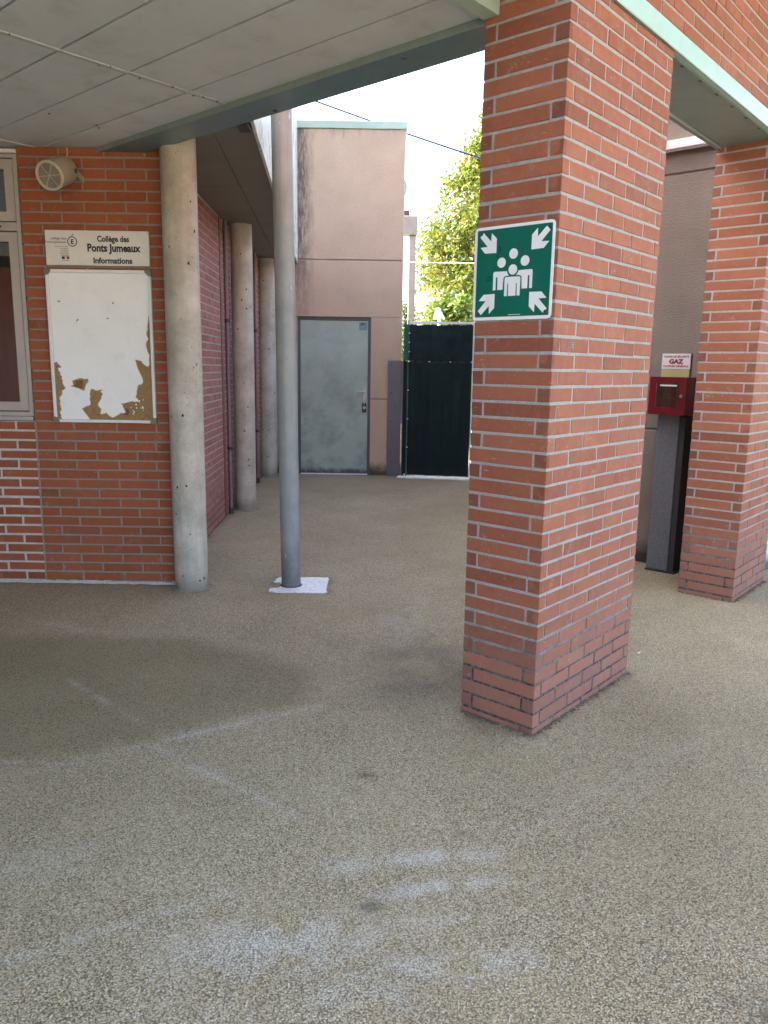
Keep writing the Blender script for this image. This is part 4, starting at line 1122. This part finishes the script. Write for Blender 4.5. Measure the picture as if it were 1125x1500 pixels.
bm = BM(); add_path(bm, [Vector(p)-bo for p in ((-1.845, 4.665, 2.51), (-1.843, 4.70, 2.535), (-1.845, 4.716, 2.56), (-1.845, 4.716, 2.588))], .0042, 8); obj('cable', bm, 'cream_plastic', ls, smooth=True)

# ------------------------------------------------------------------ BEYOND THE GATE
lp = thing('lamp_post', 'pale square lamp post with a box head behind the gate', 'lamp post', (.425, 14, 0))
box('post', -.062, .058, -.06, .06, 0, 3.61, 'lamp_grey', lp, .008)
box('head_box', -.19, .075, -.14, .14, 3.62, 3.925, 'lamp_grey', lp, .012)
box('cap', -.19, -.065, -.1, .1, 3.926, 4.02, 'dark_metal', lp, .01)
ds = thing('satellite_dish', 'pale blue round dish half hidden behind the rendered building corner', 'dish', (.06, 13.0, 4.2))
bm = lathe([(.001, .04), (.10, .032), (.18, .012), (.235, -.02), (.24, -.016), (.18, .018), (.10, .04), (.001, .048)], 36)
d_ = obj('reflector', bm, 'dish', ds, smooth=True); d_.rotation_euler = (R(78), 0, R(8)); d_.location = (0, 0, .0)
bm = BM(); add_tube(bm, (0, .05, 0), (0, .25, -.15), .015, .015, 10); add_tube(bm, (0, .25, -.15), (0, .25, -4.2), .025, .025, 10); obj('mast', bm, 'white_metal', ds, smooth=True)
bm = BM(); add_path(bm, [(-.02, -.05, -.22), (.08, -.12, -.30), (.2, -.05, -.22)], .008, 6); obj('feed_arm', bm, 'dark_metal', ds, smooth=True)
def wire(p0, p1, sag, r, mat, lab):
    p0, p1 = Vector(p0), Vector(p1); bm = BM()
    pts = [p0.lerp(p1, i/24)-Vector((0, 0, sag*4*(i/24)*(1-i/24))) for i in range(25)]
    add_path(bm, pts, r, 6); o = obj('overhead_cable', bm, mat, None, smooth=True); tag(o, lab, 'cable'); return o
wire((-6, 12.5, 7.1), (6.0, 12, 3.25), .32, .013, 'cable_blue', 'dark blue cable sloping across the white sky above the coping')
wire((-1, 13.2, 3.09), (7.0, 12.6, 3.10), .05, .006, 'cable_white', 'straight white cable crossing in front of the tree')

def leaves(bm, centers, nper, spread, size, seed, flat=.3):
    rs = np.random.RandomState(seed)
    for (c, k) in centers:
        for _ in range(int(nper*k)):
            p = Vector(c)+Vector(rs.normal(0, 1, 3))*spread*(k**.33)
            n = Vector(rs.normal(0, 1, 3)); n.z = abs(n.z)+flat; n.normalize()
            a = n.orthogonal().normalized(); a.rotate(Matrix.Rotation(rs.uniform(0, 6.28), 3, n)); b_ = n.cross(a)
            s = size*rs.uniform(.6, 1.3)
            m1 = p+n*s*.10
            v = [bm.verts.new(q_) for q_ in (p-a*s, p-a*s*.15+b_*s*.42+n*s*.1, p+a*s, p-a*s*.15-b_*s*.42+n*s*.1)]
            bm.faces.new(v)
def tree(name, lab, cat, x, y, profile, trunk_h, leafm, size, nclump, nper, spread, seed, zc_to_r, limbs=7):
    t = thing(name, lab, cat, (x, y, 0)); rs = random.Random(seed)
    zs_ = [p[0] for p in profile]
    bm = BM(); pts = [Vector((0, 0, 0)), Vector((.06, .03, trunk_h*.5)), Vector((-.02, .05, trunk_h)), Vector((.05, 0, zs_[-1]*.85))]
    rad = [.14, .11, .09, .02]
    for i in range(3): add_tube(bm, pts[i], pts[i+1], rad[i], rad[i+1], 10, False)
    for i in range(limbs):
        z = rs.uniform(trunk_h*.5, zs_[-1]*.75); a = rs.uniform(0, 6.28); L_ = np.interp(z, zs_, [p[1] for p in profile])*.8
        add_tube(bm, (0, 0, z*.85), (math.cos(a)*L_, math.sin(a)*L_, z+.35), .045, .012, 7, False)
    obj('trunk', bm, 'bark', t, smooth=True)
    cl = []
    for _ in range(nclump):
        z = rs.uniform(zs_[0], zs_[-1]); rr = np.interp(z, zs_, [p[1] for p in profile]); a = rs.uniform(0, 6.28)
        q = rr*(rs.random()**.42)
        cl.append(((math.cos(a)*q, math.sin(a)*q, z+rs.uniform(-.15, .15)), rs.uniform(.35, 1.5)))
    bm = BM(); leaves(bm, cl, nper, spread, size, seed); obj('crown', bm, leafm, t)
tree('leafy_tree', 'tall sunlit yellow green tree rising behind the green gate', 'tree', 2.55, 17.2,
     [(1.8, 1.75), (2.6, 2.0), (3.4, 1.95), (4.2, 1.72), (4.9, 1.40), (5.6, .95), (6.3, .55), (6.9, .2)], 1.6, 'leaf_tree', .062, 620, 130, .15, 5, None)
tree('leafy_shrub', 'bright large leaved hedge shrub just above the gate rail', 'shrub', 1.35, 13.6,
     [(.5, .75), (1.2, .85), (1.8, .8), (2.3, .62), (2.55, .3)], .8, 'leaf_hedge', .075, 90, 60, .12, 9, None, 4)
tree('leafy_shrub', 'darker green rounded shrub beside the pale lamp post', 'shrub', .42, 19.5,
     [(.6, .55), (1.4, .62), (2.2, .55), (2.75, .3)], .8, 'leaf_dark', .045, 70, 90, .11, 12, None, 4)
pk = BM()
vv = [pk.verts.new(p) for p in ((-.11, -.09, 0), (.09, -.09, 0), (.09, .09, 0), (-.11, .09, 0))]; ap = pk.verts.new((-.045, 0, .165)); ap2 = pk.verts.new((-.015, 0, .160))
for a, b_ in ((0, 1), (1, 2), (2, 3), (3, 0)): pk.faces.new((vv[a], vv[b_], ap if a != 1 else ap2)) if a in (3,) else None
pk.free(); pk = BM()
add_prism(pk, [(-.10, 0), (.095, 0), (-.005, .175), (-.035, .185), (-.055, .17)], -.06, .06)
add_tube(pk, (0, 0, -2.2), (0, 0, .02), .03, .03, 10)
tag(obj('pointed_cap', pk, 'white_metal', None, (.86, 13.0, 2.16)), 'small pale pointed cap showing just above the top rail of the gate', 'cap')

# ------------------------------------------------------------------ UNSEEN COURTYARD WING BEHIND THE CAMERA, PLACED TO BLOCK LIGHT (mirrored in the window)
cwg = thing('unseen_courtyard_wing', 'unseen brick courtyard wing opposite the window, sized to block light', 'building', nt(-4.2, -9), ANG)
box('wall', 0, 8.6, -3, 0, 0, 5.2, 'brick_pink', cwg); box('side_blocker', .8, 1.1, .001, 9.5, 0, 5.2, 'white_wall', cwg); box('roof', -.2, 8.8, -3.2, .3, 5.202, 5.4, 'green_dull', cwg)  # side wall added to keep low sun out from under the canopy
for x_ in (1.8, 4.0, 6.2):
    w_ = box('window', x_, x_+1.3, -.02, .03, .9, 2.5, 'alu', cwg); box('pane', x_+.08, x_+1.22, .031, .036, .98, 2.42, 'glass', w_)

for (lx, ly, an, lab) in ((1.27, 3.62, 20, 'tiny white paper scrap on the ground right of the near pillar'),):
    b = BM(); pts = [(.016*math.cos(a)*random.uniform(.6, 1.1), .009*math.sin(a)*random.uniform(.6, 1.1)) for a in np.linspace(0, 6.28, 9)[:-1]]
    vs = [b.verts.new((x_, y_, .004+abs(x_)*.35)) for x_, y_ in pts]; b.faces.new(vs)
    nm = 'paper_scrap' if 'paper' in lab else 'dry_leaf'
    o = obj(nm, b, 'sign_white' if 'paper' in lab else 'bark', None, (lx, ly, .001), (0, 0, R(an))); tag(o, lab, nm.split('_')[1])
